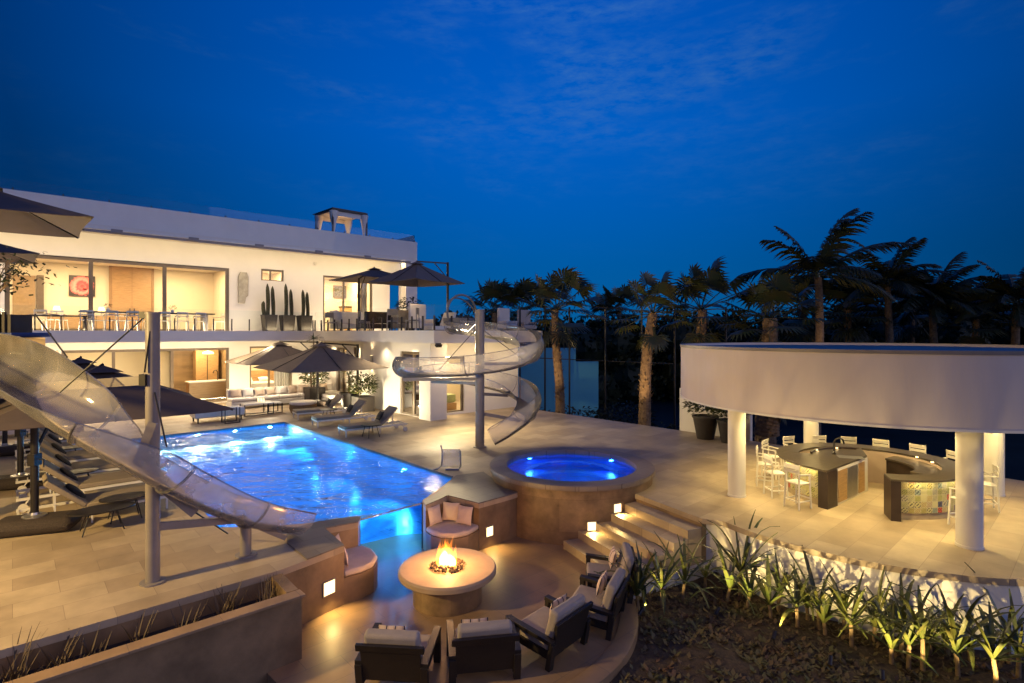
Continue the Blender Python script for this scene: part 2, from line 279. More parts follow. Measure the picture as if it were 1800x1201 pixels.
    def wall(s,x0,x1,z0,z1,y0,y1,ops,axis='x'):
        """straight wall with rectangular openings (u0,u1,w0,w1)"""
        us=sorted({x0,x1}|{min(max(o[i],x0),x1) for o in ops for i in (0,1)}); ws=sorted({z0,z1}|{min(max(o[i],z0),z1) for o in ops for i in (2,3)})
        def hole(u,w): return u<x0 or u>x1 or w<z0 or w>z1 or any(o[0]<u<o[1] and o[2]<w<o[3] for o in ops)
        T=(lambda u,v,w:(u,v,w)) if axis=='x' else (lambda u,v,w:(v,u,w))
        for i in range(len(us)-1):
            for j in range(len(ws)-1):
                a,b,c,d=us[i],us[i+1],ws[j],ws[j+1]; mu_,mw=(a+b)/2,(c+d)/2
                if b-a<1e-6 or d-c<1e-6 or hole(mu_,mw): continue
                s.add([T(a,y0,c),T(b,y0,c),T(b,y0,d),T(a,y0,d)],[(0,1,2,3)]); s.add([T(a,y1,c),T(b,y1,c),T(b,y1,d),T(a,y1,d)],[(3,2,1,0)])
                def nb(k,l): 
                    if k<0 or l<0 or k>=len(us)-1 or l>=len(ws)-1: return True
                    return hole((us[k]+us[k+1])/2,(ws[l]+ws[l+1])/2)
                if nb(i-1,j): s.add([T(a,y0,c),T(a,y1,c),T(a,y1,d),T(a,y0,d)],[(0,1,2,3)])
                if nb(i+1,j): s.add([T(b,y0,c),T(b,y1,c),T(b,y1,d),T(b,y0,d)],[(3,2,1,0)])
                if nb(i,j-1): s.add([T(a,y0,c),T(b,y0,c),T(b,y1,c),T(a,y1,c)],[(3,2,1,0)])
                if nb(i,j+1): s.add([T(a,y0,d),T(b,y0,d),T(b,y1,d),T(a,y1,d)],[(0,1,2,3)])
        return s
    def build(s,name,m,parent=None,smooth=False,bevel=0,seg=2,loc=None,rz=None,sub=0,solid=0,angle=40):
        me=bpy.data.meshes.new(name); me.from_pydata(s.v,[],s.f); me.update(); me.materials.append(m)
        o=bpy.data.objects.new(name,me); COL.objects.link(o)
        if parent: o.parent=parent
        if loc is not None: o.location=loc
        if rz is not None: o.rotation_euler.z=rz
        if smooth:
            for p in me.polygons: p.use_smooth=True
            if not sub:
                try:
                    me.set_sharp_from_angle(angle=R(angle))
                except Exception: pass
        if solid: md=o.modifiers.new('solid','SOLIDIFY'); md.thickness=solid; md.offset=0
        if bevel: md=o.modifiers.new('bevel','BEVEL'); md.width=bevel; md.segments=seg; md.limit_method='ANGLE'
        if sub: md=o.modifiers.new('sub','SUBSURF'); md.levels=sub; md.render_levels=sub
        return o
def tag(o,label=None,cat=None,group=None,kind=None):
    if label: o['label']=label
    if cat: o['category']=cat
    if group: o['group']=group
    if kind: o['kind']=kind
    return o
def thing(name,label,cat,loc=(0,0,0),rz=0,group=None):
    o=bpy.data.objects.new(name,None); COL.objects.link(o); o.location=loc; o.rotation_euler.z=rz; o.empty_display_size=.2
    return tag(o,label,cat,group)
def dup(o,loc=None,rz=None,label=None,parent=None,scale=None,group=None):
    c=o.copy(); COL.objects.link(c)
    if parent is not None: c.parent=parent
    if loc is not None: c.location=loc
    if rz is not None: c.rotation_euler.z=rz
    if scale is not None: c.scale=(scale,)*3 if not isinstance(scale,tuple) else scale
    if label: c['label']=label
    if group: c['group']=group
    for ch in list(o.children):
        dup(ch,parent=c)
    return c
def arc(c,r,a0,a1,n):
    return [(c[0]+r*math.cos(R(a0+(a1-a0)*k/n)),c[1]+r*math.sin(R(a0+(a1-a0)*k/n))) for k in range(n+1)]
# ------------------------------------------------------------------ terrain and deck
C=Vector((-1.35,11.47,0)); TC=Vector((1.81,16.75,0)); PC=Vector((9.6,14.8,0)); ZP=-1.2
tag(MB().prism([(-600,-300),(600,-300),(600,900),(-600,900)],-3.0,-2.6).build('ground',DARKLAND),kind='structure')
D1=(-4.32,10.1); D1b=(-3.96,10.56); D2=(-3.46,11.26); D3=(-4.2,12.24); D4=(-3.56,12.65); GL=(-3.6,12.98)
GR=(-2.34,14.24); P2_=(-2.19,13.85); P3_=(-1.73,14.7); P4_=(-.85,14.03); P5_=(-.05,14.77)
ST0=(3.48,14.72); ST1=(4.49,12.92)
water_near=[(-3.76,13.0),(-4.49,12.68),(-5.42,12.42),(-6.65,12.35),(-8.69,14.72)]
FL_=(-15.9,22.6); FR_=(-11.2,26.9); near_right=[(-1.79,16.7),(-1.9,15.9),(-2.06,15.25)]
def ang(p,c): return math.degrees(math.atan2(p[1]-c[1],p[0]-c[0]))
a_s=ang(ST0,TC); a_p=ang(P5_,TC)
tubback=arc(TC,2.38,a_p,a_s-360,40)           # round the back of the tub
pav_arc=arc(PC,5.1,200,345,40)
FL0=(D1[0]-A.x*30,D1[1]-A.y*30)
deck=[FL0,D1,D1b,D2,D3,D4,GL]+water_near+[FL_,FR_]+near_right+[GR,P2_,P3_,P4_,P5_]+tubback+[ST0,ST1]+pav_arc[1:]+[(24,11),(24,8.5),(18.3,12.8),(7.55,24.6),(1.3,31.3),(-3,38),(-6,60),(-80,60),(-80,-10)]
deck[-5:]=[(1.3,31.3),(-3,38),(-6,60),(-80,60),(-80,-10)]
deck=[q for q in deck if q not in ((24,8.5),)]
tag(MB().prism(deck,-.12,0).build('pool_deck',DECK),kind='structure')
# darker stone coping laid on the two bench blocks
cop=MB(); cop.prism([D1b,D2,D3,D4,GL]+water_near[:2]+[(-5.0,12.1),(-4.7,11.4)],.004,.028)
tag(cop.build('coping',DARKTOP),kind='structure')
c2=MB(); c2.prism([GR,P2_,P3_,P4_,P5_]+tubback[:6]+[(-.9,17.2),(-1.72,16.75)]+near_right[1:],.004,.028)
tag(c2.build('coping',DARKTOP),kind='structure')
# pit floor and lower ground
pit=arc(C,3.65,-150,35,40); pit=[(p[0],p[1]) for p in pit]+[(4.6,13.2),(4.0,15.2),(-3,15.2),(-6,13)]+[(-9,5),(-9,4)]
tag(MB().prism(pit,ZP-.15,ZP).build('pit_floor',PITF),kind='structure')
soilp=arc(C,3.64,-70,12,20)+[(2.6,11.9),(4.2,12.7),(5.2,13.4)]+arc(PC,5.0,200,300,20)+[(14,2),(2,2)]
bed=MB(); 
def grid_surface(x0,x1,y0,y1,nx,ny,fz):
    m=MB(); vs=[(x0+(x1-x0)*i/nx,y0+(y1-y0)*j/ny,0) for j in range(ny+1) for i in range(nx+1)]; vs=[(x,y,fz(x,y)) for x,y,_ in vs]
    return m.add(vs,[(j*(nx+1)+i,j*(nx+1)+i+1,(j+1)*(nx+1)+i+1,(j+1)*(nx+1)+i) for j in range(ny) for i in range(nx)])
from mathutils import noise as mn
def bedz(x,y): return ZP-.13+.10*mn.noise(Vector((x*.8,y*.8,0)))+.035*mn.noise(Vector((x*4,y*4,3)))
tag(grid_surface(-1,16,1.5,14,170,125,bedz).build('garden_soil',SOIL,smooth=True),kind='structure')
# curb round the pit edge
o=MB().lathe([(3.55,ZP-.5),(3.55,ZP+.035),(3.60,ZP+.05),(3.86,ZP+.05),(3.90,ZP+.03),(3.90,ZP-.5)],(C.x,C.y,0),60,R(-115),R(8)).build('pit_curb',PITF,smooth=True)
tag(o,'low curved stone curb between the sunken fire pit and the planting bed','curb')
# retaining walls
w=MB().strip([(FL0[0],FL0[1])][:1]+[D1,D1b,D2,D3,D4,GL],.0001,0,0) if False else None
def rwall(name,pts,mt,label,z0=-1.5,z1=-.1,th=-.3,cat='retaining wall'):
    o=MB().strip(pts,th,z0,z1).build(name,mt); return tag(o,label,cat)
off=lambda p,q:(p[0],p[1])
rwall('retaining_wall',[FL0,(D1[0]-.02,D1[1]+.02)],TRAVF,'stone face of the pool deck behind the dark narrow planting strip',z1=-.12,th=-.25)
bb=thing('bench_block','left brown stone block with corner bench niche beside the pool window','bench')
MB().strip([(D1[0]-.1,D1[1]-.15),D1,D1b,D2,D3,D4,(-3.61,12.99)],-.25,-1.5,-.12).build('wall',TRAVF,bb)
bb2=thing('bench_block','right brown stone block with corner bench niche facing the fire table','bench')
MB().strip([(GR[0],GR[1]),P2_,P3_,P4_,P5_,(.2,15.1)],-.22,-1.5,-.12).build('wall',TRAVF,bb2)
# bench seats (rounded fronts)
sA=[D2,(-3.2,11.45),(-2.98,11.78),(-2.98,12.1),(-3.2,12.5),(-3.5,12.72),D4,D3]
sB=[P2_,(-2.02,13.6),(-1.75,13.42),(-1.4,13.38),(-1.08,13.58),(-.87,13.95),P4_,P3_]
for par,sp in ((bb,sA),(bb2,sB)):
    MB().prism(sp,ZP-.1,-.66).build('seat_base',TRAVF,par)
    MB().prism(sp,-.655,-.53).build('seat_cushion',ROSE,par,smooth=True,bevel=.05,seg=3)
def pillow(loc,rz,tilt,m,w=.48,h=.44,t=.16,name='throw_pillow',parent=None):
    mb=MB(); n=8; vs=[];fs=[]
    for sgn in (1,-1):
        for j in range(n+1):
            for i in range(n+1):
                u=i/n*2-1; v=j/n*2-1; e_=(1-u*u)*(1-v*v); pin=1-.10*(1-abs(u*v))*(abs(u)**3+abs(v)**3)*.8
                vs.append((u*w/2*pin,sgn*t/2*e_**.55,v*h/2*pin))
    q=(n+1)*(n+1)
    for s_ in (0,1):
        for j in range(n):
            for i in range(n):
                a=s_*q+j*(n+1)+i; f=(a,a+1,a+n+2,a+n+1); fs.append(f if s_==0 else f[::-1])
    mb.add(vs,fs); M=Matrix.Rotation(tilt,4,'X'); mb.v=[tuple(M@Vector(v)) for v in mb.v]
    o=mb.build(name,m,parent,smooth=True,loc=loc,rz=rz); return o
def rzface(d): return math.atan2(d[1],d[0])+PI/2   # pillow front (-y) faces direction d
for i,(p,d) in enumerate([((-3.86,11.98,-.30),(.85,-.1)),((-3.62,11.64,-.31),(.8,.62))]):
    o=pillow(p,rzface(d),-.2,ROSE); tag(o,('cream pillow standing deep in the corner of the left bench niche','long cream pillow leaning by the open edge of the left bench niche')[i],'pillow',group='pillows in the bench niches')
for i,(p,d) in enumerate([((-1.98,14.02,-.28),(.7,-.5)),((-1.60,14.25,-.26),(-.2,-.9)),((-1.22,14.02,-.28),(-.45,-.85))]):
    o=pillow(p,rzface(d),-.22,ROSE,w=.46,h=.46); tag(o,('cream pillow at the left end of the right bench niche','tall cream pillow in the middle of the right bench niche','cream pillow at the right end of the right bench niche beside the step light')[i],'pillow',group='pillows in the bench niches')
# pavilion terrace wall, stair side wall
w=rwall('terrace_wall',[ (4.62,12.99)]+[(PC.x+5.06*math.cos(R(t)),PC.y+5.06*math.sin(R(t))) for t in range(201,346,3)],WHITE,'white curved terrace wall behind the spotlit garden plants',z0=-1.6,z1=-.12,th=-.3,cat='wall')
w=rwall('stair_side_wall',[(2.42,11.72),(4.66,13.04)],WHITE,'low white wall flanking the stone stairs on the planting bed side',z0=-1.6,z1=ZP+.16,th=.12,cat='wall')
# stairs
st=thing('stairs','five pale stone steps climbing from the fire pit to the bar terrace','stairs')
dl=Vector((-.40,-.17)); dr=Vector((-.40,-.235)); l0=Vector(ST0)-Vector((.0,0)); r0=Vector(ST1)
for k in range(1,6):
    a0=l0+dl*(k-1); a1=l0+dl*k; b0=r0+dr*(k-1); b1=r0+dr*k; ex=(a0-b0).normalized()*.35
    MB().prism([a0+ex,b0,b1,a1+ex],-1.4,-.2*k).build('step',PITF if 0 else DECK,st,bevel=.012,seg=2)
MB().prism([l0+(l0-r0).normalized()*.3,r0,r0+Vector((.3,.17)),l0+Vector((.3,.17))+(l0-r0).normalized()*.3],-1.4,-.12).build('riser',TRAVF,st)
# planter strip in front of the deck (left foreground)
pA=Vector((-3.72,9.50)); q0=pA-A.xy*30
pl=thing('planter_wall','long brown stone planter wall crossing the lower left corner','planter wall')
MB().strip([pA+Vector((0,0)),q0],-.16,-2.2,-.10).build('wall',TRAVF,pl)
MB().strip([pA+Vector((.02,.0))-B.xy*.02,q0-B.xy*.02],-.26,-.096,-.05).build('coping',PITF,pl,bevel=.008)
MB().strip([pA,(-4.25,10.12)],-.2,-1.5,-.06).build('end_wall',TRAVF,pl)
s=MB(); n_=60
for k in range(n_):
    a_=pA-A.xy*(k*.3+.05)+B.xy*.2; b_=pA-A.xy*((k+1)*.3+.05)+B.xy*.2; w_=B.xy*.72
    s.add([(a_.x,a_.y,-.42),(b_.x,b_.y,-.42),(b_.x+w_.x,b_.y+w_.y,-.42),(a_.x+w_.x,a_.y+w_.y,-.42)],[(3,2,1,0)])
tag(s.build('planter_soil',SOIL),kind='structure')
# ------------------------------------------------------------------ pool
ZW=-.07; pool=[GL]+water_near+[FL_,FR_]+near_right+[GR]
pw=MB().prism(pool,ZW,ZW,bottom=False,sides=False).build('pool_water',WATER); tag(pw,kind='structure')
pb=MB(); pin=pool
pb.prism(pin,-1.45,-1.30,bottom=False,sides=False); n0=len(pool)
tag(pb.build('pool_floor',POOLG),kind='structure')
pw_=MB()
for i in range(n0):
    a_,b_=pool[i],pool[(i+1)%n0]
    if i==n0-1: continue                          # GR -> GL is the window
    pw_.add([(a_[0],a_[1],-1.32),(b_[0],b_[1],-1.32),(b_[0],b_[1],-.005),(a_[0],a_[1],-.005)],[(0,1,2,3)])
tag(pw_.build('pool_wall',POOLG),kind='structure')
# shallow shelf along the far end
fl=Vector(FL_); fr=Vector(FR_); SHELF=mat('shelf_plaster',(.50,.74,.85),.6,ns=2,var=.08)

tag(MB().prism([fl,fr,fr-B.xy*3.6,fl-B.xy*3.6],-1.29,-.62).build('pool_shelf',SHELF),kind='structure')
for k,(dd,zz) in enumerate(((3.95,-.85),(4.3,-1.08))):
    tag(MB().prism([fl-B.xy*3.6,fr-B.xy*3.6,fr-B.xy*dd,fl-B.xy*dd],-1.29,zz-.002*k).build('pool_shelf',POOLG),kind='structure')
g=MB(); gl=Vector(GL); gr=Vector(GR); dd=(gr-gl).normalized(); nn=Vector((dd.y,-dd.x))
g.prism([gl-nn*.03,gr-nn*.03,gr+nn*.03,gl+nn*.03],-1.22,-.045).build('tmp',ACRY) if 0 else None
o=MB().add([(gl.x,gl.y,-1.25),(gr.x,gr.y,-1.25),(gr.x,gr.y,-.05),(gl.x,gl.y,-.05)],[(0,1,2,3)])
win=thing('pool_window','clear acrylic window in the near pool wall, glowing blue beside the fire table','pool window')
o.build('pane',ACRY,win)
MB().beam((gl.x,gl.y,-.045),(gr.x,gr.y,-.045),.07,.02).build('top_edge',CLEARS,win)
fm=MB(); fm.beam((gr.x+.02,gr.y-.03,-1.22),(gr.x+.02,gr.y-.03,-.02),.05); fm.build('side_frame',DMETAL,win)
# underwater lamps
def ulamp(p,aim,e_,col=(.04,.42,1),size=.04,ang_=150):
    t=light('SPOT',p,e_,col,size,aim=aim,angle=ang_,blend=.9,name='submerged_spot'); dapple(t.data); return t
def dapple(d,sc=15):
    # light breaking up through moving water
    d.use_nodes=True; n=d.node_tree.nodes; l=d.node_tree.links; em=n['Emission']; c=n.new('ShaderNodeTexCoord'); z0=n.new('ShaderNodeTexNoise'); z0.inputs['Scale'].default_value=sc*.6; z0.inputs['Detail'].default_value=2; l.new(c.outputs['Normal'],z0.inputs[0])
    mxv=n.new('ShaderNodeMix'); mxv.data_type='RGBA'; mxv.inputs[0].default_value=.22; l.new(c.outputs['Normal'],mxv.inputs[6]); l.new(z0.outputs['Color'],mxv.inputs[7])
    v=n.new('ShaderNodeTexVoronoi'); v.feature='DISTANCE_TO_EDGE'; v.inputs['Scale'].default_value=sc; l.new(mxv.outputs[2],v.inputs[0])
    r=n.new('ShaderNodeMapRange'); r.inputs['From Min'].default_value=0; r.inputs['From Max'].default_value=.16; r.inputs['To Min'].default_value=3.2; r.inputs['To Max'].default_value=.62; l.new(v.outputs['Distance'],r.inputs[0]); l.new(r.outputs[0],em.inputs['Strength'])
FRa=(fr-fl).normalized()
for k in range(4):
    q=fl+FRa*(1.0+k*1.55)-B.xy*.12
    ulamp((q.x,q.y,-.40),(q.x-B.x*4,q.y-B.y*4,-1.0),900,(.48,.82,1))
for k in range(3):
    q=Vector(FR_)+(Vector(near_right[0])-Vector(FR_))*(.30+.26*k); q=q-A.xy*.14
    ulamp((q.x,q.y,-.55),(q.x-A.x*4,q.y-A.y*4,-1.2),620,(.03,.44,1))
for k in range(3):
    q=Vector(water_near[4])+(fl-Vector(water_near[4]))*(.05+.28*k)+A.xy*.14
    ulamp((q.x,q.y,-.55),(q.x+A.x*4,q.y+A.y*4,-1.2),560,(.02,.42,1))
ulamp((-4.9,12.85,-.6),(-6,18,-1.2),380,(.02,.42,1)); ulamp((-2.35,15.0,-.45),(-4.2,13.4,-1.0),70,(.10,.50,1),ang_=120)
for q_,a_ in (((-7.5,18.5,-.5),(-16,33,4)),((-6.5,21,-.5),(-8.5,30,3)),((-5.5,15.5,-.5),(-4,26,4.2)),((-9.5,23,-.5),(-18,30,4))):
    light('SPOT',q_,800,(.04,.45,1),.1,aim=a_,angle=100,blend=.9,name='submerged_spot')  # added upward spots imitating the blue light the pool throws out
light('AREA',(-2.98,13.62,-.6),12,(.004,.12,1),sx=1.6,sy=1.0,aim=(-1.6,12.2,-1.1),name='pool_glow')
# ------------------------------------------------------------------ raised spa
spa=thing('spa','raised round stone hot tub with blue lit water','hot tub',TC)
MB().lathe([(2.42,-1.3),(2.42,.25)],(0,0,0),96).build('wall',TRAV,spa,smooth=True)
MB().lathe([(2.42,.25),(2.50,.25),(2.50,.36),(2.49,.38),(1.98,.38),(1.96,.37),(1.96,.1)],(0,0,0),96).build('rim',tiles('spa_rim_stone',(.27,.21,.15),(.22,.17,.12),(.12,.09,.06),.9,.6,rough=.45,contrast=.3),spa,smooth=True,angle=30)
SPAI=mat('spa_mosaic',(.04,.16,.62),.4,ns=20,var=.1)
SPAP=mat('spa_plaster',(.45,.60,.85),.5,ns=8,var=.1)
MB().lathe([(1.97,.30),(1.97,-.18),(1.42,-.20),(1.40,-.62),(0,-.62)],(0,0,0),72).build('basin',SPAI,spa,smooth=True,angle=30)
MB().lathe([(1.42,-.195),(1.42,-.17),(1.20,-.17),(1.20,-.195)],(0,0,0),72).build('seat_edge',SPAP,spa,smooth=True,angle=30)
tag(MB().lathe([(1.97,0),(0.001,0)],(TC.x,TC.y,.26),72).build('spa_water',WATERJ,smooth=True),kind='structure')
for k in range(4):
    t=R(40+90*k); light('SPOT',(TC.x+1.9*math.cos(t),TC.y+1.9*math.sin(t),-.0),260,(.03,.20,1),.08,aim=(TC.x,TC.y,-.5),angle=150,blend=.9,name='spa_lamp')
light('SPOT',(TC.x+.5,TC.y-.2,.18),170,(.3,.62,1),.05,aim=(TC.x+.3,TC.y,-.6),angle=110,name='spa_lamp')
# ------------------------------------------------------------------ fire table
ft=thing('fire_table','round stone fire table burning in the middle of the sunken pit','fire table',(C.x,C.y,ZP))
TOPS=mat('fire_table_stone',(.44,.31,.18),.6,ns=1.8,var=.14,bump=.15,bs=12)
MB().lathe([(0.001,.68),(.40,.68),(.40,.70),(.985,.70),(1.0,.69),(1.02,.66),(1.02,.58),(1.0,.56),(.6,.56)],(0,0,0),96).build('table_top',TOPS,ft,smooth=True,angle=30)
MB().lathe([(.72,0),(.72,.57)],(0,0,0),64).build('base',TRAV,ft,smooth=True)
rk=MB()
for k in range(230):
    r_=.36*math.sqrt(rnd()); t=U(0,2*PI); s_=U(.022,.042); c_=Vector((r_*math.cos(t),r_*math.sin(t),.705+U(0,.03)+.03*(1-r_/.36)))
    M=Matrix.Rotation(U(0,3),4,Vector((rnd(),rnd(),rnd()+.1)).normalized())
    vs=[c_+M@Vector(v)*s_*U(.7,1.2) for v in ((1,0,0),(-1,0,0),(0,1,0),(0,-1,0),(0,0,.8),(0,0,-.8))]
    rk.add(vs,[(0,2,4),(2,1,4),(1,3,4),(3,0,4),(2,0,5),(1,2,5),(3,1,5),(0,3,5)])
tag(rk.build('fire_rock',mat('lava_rock',(.10,.06,.035),.8,ns=10,var=.4),ft),kind='stuff')
def flame(name,specs,col,dens,parent):
    m=bpy.data.materials.new(name+'_glow'); m.use_nodes=True; n=m.node_tree.nodes; l=m.node_tree.links; n.clear()
    o=n.new('ShaderNodeOutputMaterial'); e_=n.new('ShaderNodeEmission'); e_.inputs[0].default_value=tuple(col)+(1,); e_.inputs[1].default_value=dens; l.new(e_.outputs[0],o.inputs['Volume'])
    for k,(x,y,h,r_,lean) in enumerate(specs):
        mb=MB(); pts=[];rs=[]
        ph=U(0,6)
        for i in range(13):
            t=i/12; pts.append((x+lean[0]*t*t+.03*math.sin(ph+5*t)*t,y+lean[1]*t*t+.03*math.cos(ph+4*t)*t,.70+h*t)); rs.append(max(.002,r_*(math.sin(PI*min(1,t*1.0+.22))**1.0)*(1-t)**.35))
        mb.tube(pts,rs,12); mb.build(name,m,parent,smooth=True,sub=0)
ff=thing('fire','bright orange flames rising from the fire table','fire',(C.x,C.y,ZP))
flame('flame',[(U(-.2,.2),U(-.16,.16),U(.26,.80),U(.04,.09),(U(-.10,.12),U(-.08,.08))) for k in range(30)],(1,.26,.02),14,ff)
flame('flame_core',[(U(-.10,.08),U(-.08,.08),U(.22,.48),U(.09,.14),(U(-.04,.04),U(-.03,.03))) for k in range(9)],(1,.52,.13),34,ff)
light('POINT',(C.x,C.y,-.22),85,(1,.48,.15),.14,name='fire_lamp')
light('POINT',(C.x,C.y,.35),64,(1,.50,.18),.25,name='fire_lamp')
# ------------------------------------------------------------------ step lights
LITW=emis('warm_lens',(1,.74,.36),2.6)
def steplight(center,nrm,label,w=.24,h=.24,e_=30,aimd=(0,0,-1)):
    nrm=Vector(nrm).normalized(); rz=math.atan2(nrm.y,nrm.x)+PI/2
    t=thing('step_light',label,'wall light',center,rz,'square step lights in the stone')
    MB().box(-w/2,w/2,-.02,.05,-h/2,h/2).build('lens',LITW,t)
    f=MB()
    for a in ((-w/2-.02,-w/2,-h/2-.02,h/2+.02),(w/2,w/2+.02,-h/2-.02,h/2+.02),(-w/2,w/2,-h/2-.02,-h/2),(-w/2,w/2,h/2,h/2+.02)): f.box(a[0],a[1],-.025,.05,a[2],a[3])
    f.build('frame',METAL,t)
    c_=Vector(center)+nrm*.14; light('SPOT',c_,e_,(1,.66,.22),.04,aim=c_+nrm*.75+Vector((0,0,-1)),angle=130,blend=.5,name='step_lamp')
def onface(px,py,p,q):   # point on vertical plane through ground points p,q seen at pixel
    d=Vector((px-CX,F)); r=Vector((q[0]-p[0],q[1]-p[1])); t=(p[0]*r.y-p[1]*r.x)/(d.x*r.y-d.y*r.x); Y=F*t; return Vector(((px-CX)/F*Y,Y,H-(py-HY)*Y/F))
steplight(onface(578,1033,D1b,D2),(.82,-.57,0),'square step light on the left stone block below the bench corner',w=.26,h=.26,e_=60)
steplight(onface(860,934,P4_,P5_),(.68,-.73,0),'square step light on the right stone block between bench and hot tub',w=.22,h=.24,e_=42)
for (px,py),lb in (((1040,925),'lower square step light on the hot tub wall beside the stairs'),((1085,893),'upper square step light on the hot tub wall beside the stairs')):
    d=Vector(((px-CX)/F,1)); a_=d.dot(d); b_=-2*d.dot(TC.xy); c_=TC.xy.dot(TC.xy)-2.43**2; Y=(-b_-math.sqrt(b_*b_-4*a_*c_))/(2*a_)
    p=Vector((d.x*Y,Y,H-(py-HY)*Y/F)); steplight(p,(p-Vector((TC.x,TC.y,p.z))),lb,w=.22,h=.22,e_=40)
# ------------------------------------------------------------------ bar pavilion
pav=thing('bar_pavilion','round open bar pavilion with a deep curved white roof ring on four round columns','pavilion',PC)
MB().lathe([(4.8,2.55),(4.8,4.05),(4.72,4.05),(4.72,3.95)],(0,0,0),128).build('roof_ring',WHITE2,pav,smooth=True,angle=30)
MB().lathe([(4.803,3.99),(4.82,3.99),(4.825,4.062),(4.70,4.065)],(0,0,0),128).build('roof_flashing',METAL,pav,smooth=True,angle=30)
MB().lathe([(4.802,2.552),(4.815,2.552),(4.815,2.60),(4.802,2.60)],(0,0,0),128).build('drip_edge',WHITE,pav,smooth=True,angle=30)
MB().lathe([(4.76,3.97),(0.001,3.97)],(0,0,0),96).build('roof',ROOFM,pav,smooth=True)
MB().lathe([(0.001,2.62),(4.2,2.62),(4.2,2.55),(4.8,2.55)],(0,0,0),96).build('ceiling',CEILM,pav,smooth=True,angle=30)
cols=[(6.07,14.75),(9.42,11.25),(10.05,18.35),(13.1,14.85)]
for i,c_ in enumerate(cols):
    MB().lathe([(.235,0),(.235,.05),(.225,.055),(.225,2.50),(.24,2.505),(.24,2.56)],(c_[0]-PC.x,c_[1]-PC.y,0),40).build('column',WHITE,pav,smooth=True)
def downlight(x,y,z,e_,par=None,col=(1,.70,.32),an=95,sz=.05):
    light('SPOT',(x,y,z-.03),e_,col,sz,aim=(x,y,z-5),angle=an,blend=.7,name='downlight')
lens=MB()
dls=[]
for k in range(10):
    t=R(18+36*k); dls.append((PC.x+3.1*math.cos(t),PC.y+3.1*math.sin(t)))
dls+=[(PC.x+1.2*math.cos(R(t)),PC.y+1.2*math.sin(R(t))) for t in (30,150,270)]
dls+=[(6.55,14.3),(9.0,11.75),(12.6,14.3),(9.95,17.8)]
for (x,y) in dls: lens.lathe([(.055,2.614),(0.001,2.612)],(x-PC.x,y-PC.y,0),12)
lens.build('downlight_lens',LITW,pav)
for k_,(x,y) in enumerate(dls): downlight(x,y,2.6,170 if k_<13 else 70,col=(1,.76,.32),an=130)
light('SPOT',(6.40,14.35,2.5),90,(1,.72,.36),.03,aim=(6.38,14.35,0),angle=34,blend=.5,name='downlight')
# ------------------------------------------------------------------ the house (local frame: x along the facade, y away from the pool)
hs=thing('villa','white two storey villa with lit glass rooms, roof terrace and long balcony','house',(HI.x,HI.y,0),ROT)
ZU=4.51; XE=7.65
hx=lambda px,y=2.0: HX(px,y)
x407=hx(407); x403=hx(403)
# upper facade wall and its openings
up_ops=[(hx(8),x403,ZU,8.5),(hx(459),hx(499),HZ(494,hx(480),2),HZ(474,hx(480),2)),(hx(568),hx(655),ZU,8.5),(hx(685),hx(704),ZU,8.5),(-36,hx(0),ZU,8.5)]
XW=hx(712)
MB().wall(-40,XW,ZU,9.86,2.0,2.28,up_ops).build('upper_wall',WHITE,hs)
# ground facade and wing walls
g_ops=[(hx(108),x403,0.02,3.45),(hx(439),hx(514),.25,3.5)]
MB().wall(-40,.73,0,3.89,2.0,2.28,g_ops).build('ground_wall',WHITE,hs)
y590,y608=HYp(591,.73),HYp(609,.73); y621,y628=HYp(620,.73),HYp(629,.73); y703,y736=HYp(703,.73),HYp(737,.73)
w_ops=[(y608,y590,.02,3.45),(y628,y621,2.6,3.5),(y736,y703,.02,3.4)]
MB().wall(-12.9,2.0,0,3.89,.73,1.0,w_ops,axis='y').build('wing_wall',WHITE,hs)
xa,xb=HX(784,-12.0),HX(816,-12.0)
MB().wall(1.0,7.4,0,3.89,-12.0,-11.75,[(xa,xb,.12,3.1)]).build('wing_front_wall',WHITE,hs)
MB().box(.5,1.5,-13.0,-12.0,0,3.89).build('corner_pier',WHITE,hs)
MB().box(7.15,7.4,-11.75,1,0,3.89).build('end_wall',WHITE,hs)
# balcony slab
MB().prism([(-40,0),(0,0),(0,-14.05),(7.4,-14.05),(7.4,9),(-40,9)],3.89,ZU).build('balcony_slab',WHITE,hs)
# roof
MB().box(-40,XE,-.6,9,9.86,9.98).build('roof_soffit',CEILM,hs)
MB().box(-40,XE,-.6,-.35,9.98,11.2).build('parapet',WHITE,hs); MB().box(XE-.25,XE,-.35,9,9.98,11.2).build('parapet',WHITE,hs)
MB().box(-40,XE-.25,-.35,9,9.98,10.15).build('roof_deck',DECK,hs)
MB().box(XE-.95,XE,-.6,.1,ZU,9.86).build('corner_pier',WHITE,hs)
tr=MB(); tr.box(-38,XE-.6,-.70,-.605,9.72,9.86); tr.build('awning_track',WPAINT,hs)
MB().box(-38,XE-.6,-.68,-.60,9.56,9.70).build('awning_track',METAL,hs)
br=MB()
for px in (205,340,455,560,645): 
    x=HX(px,-.65); br.box(x-.25,x+.25,-.78,-.71,9.62,9.8)
br.build('awning_bracket',METAL,hs)
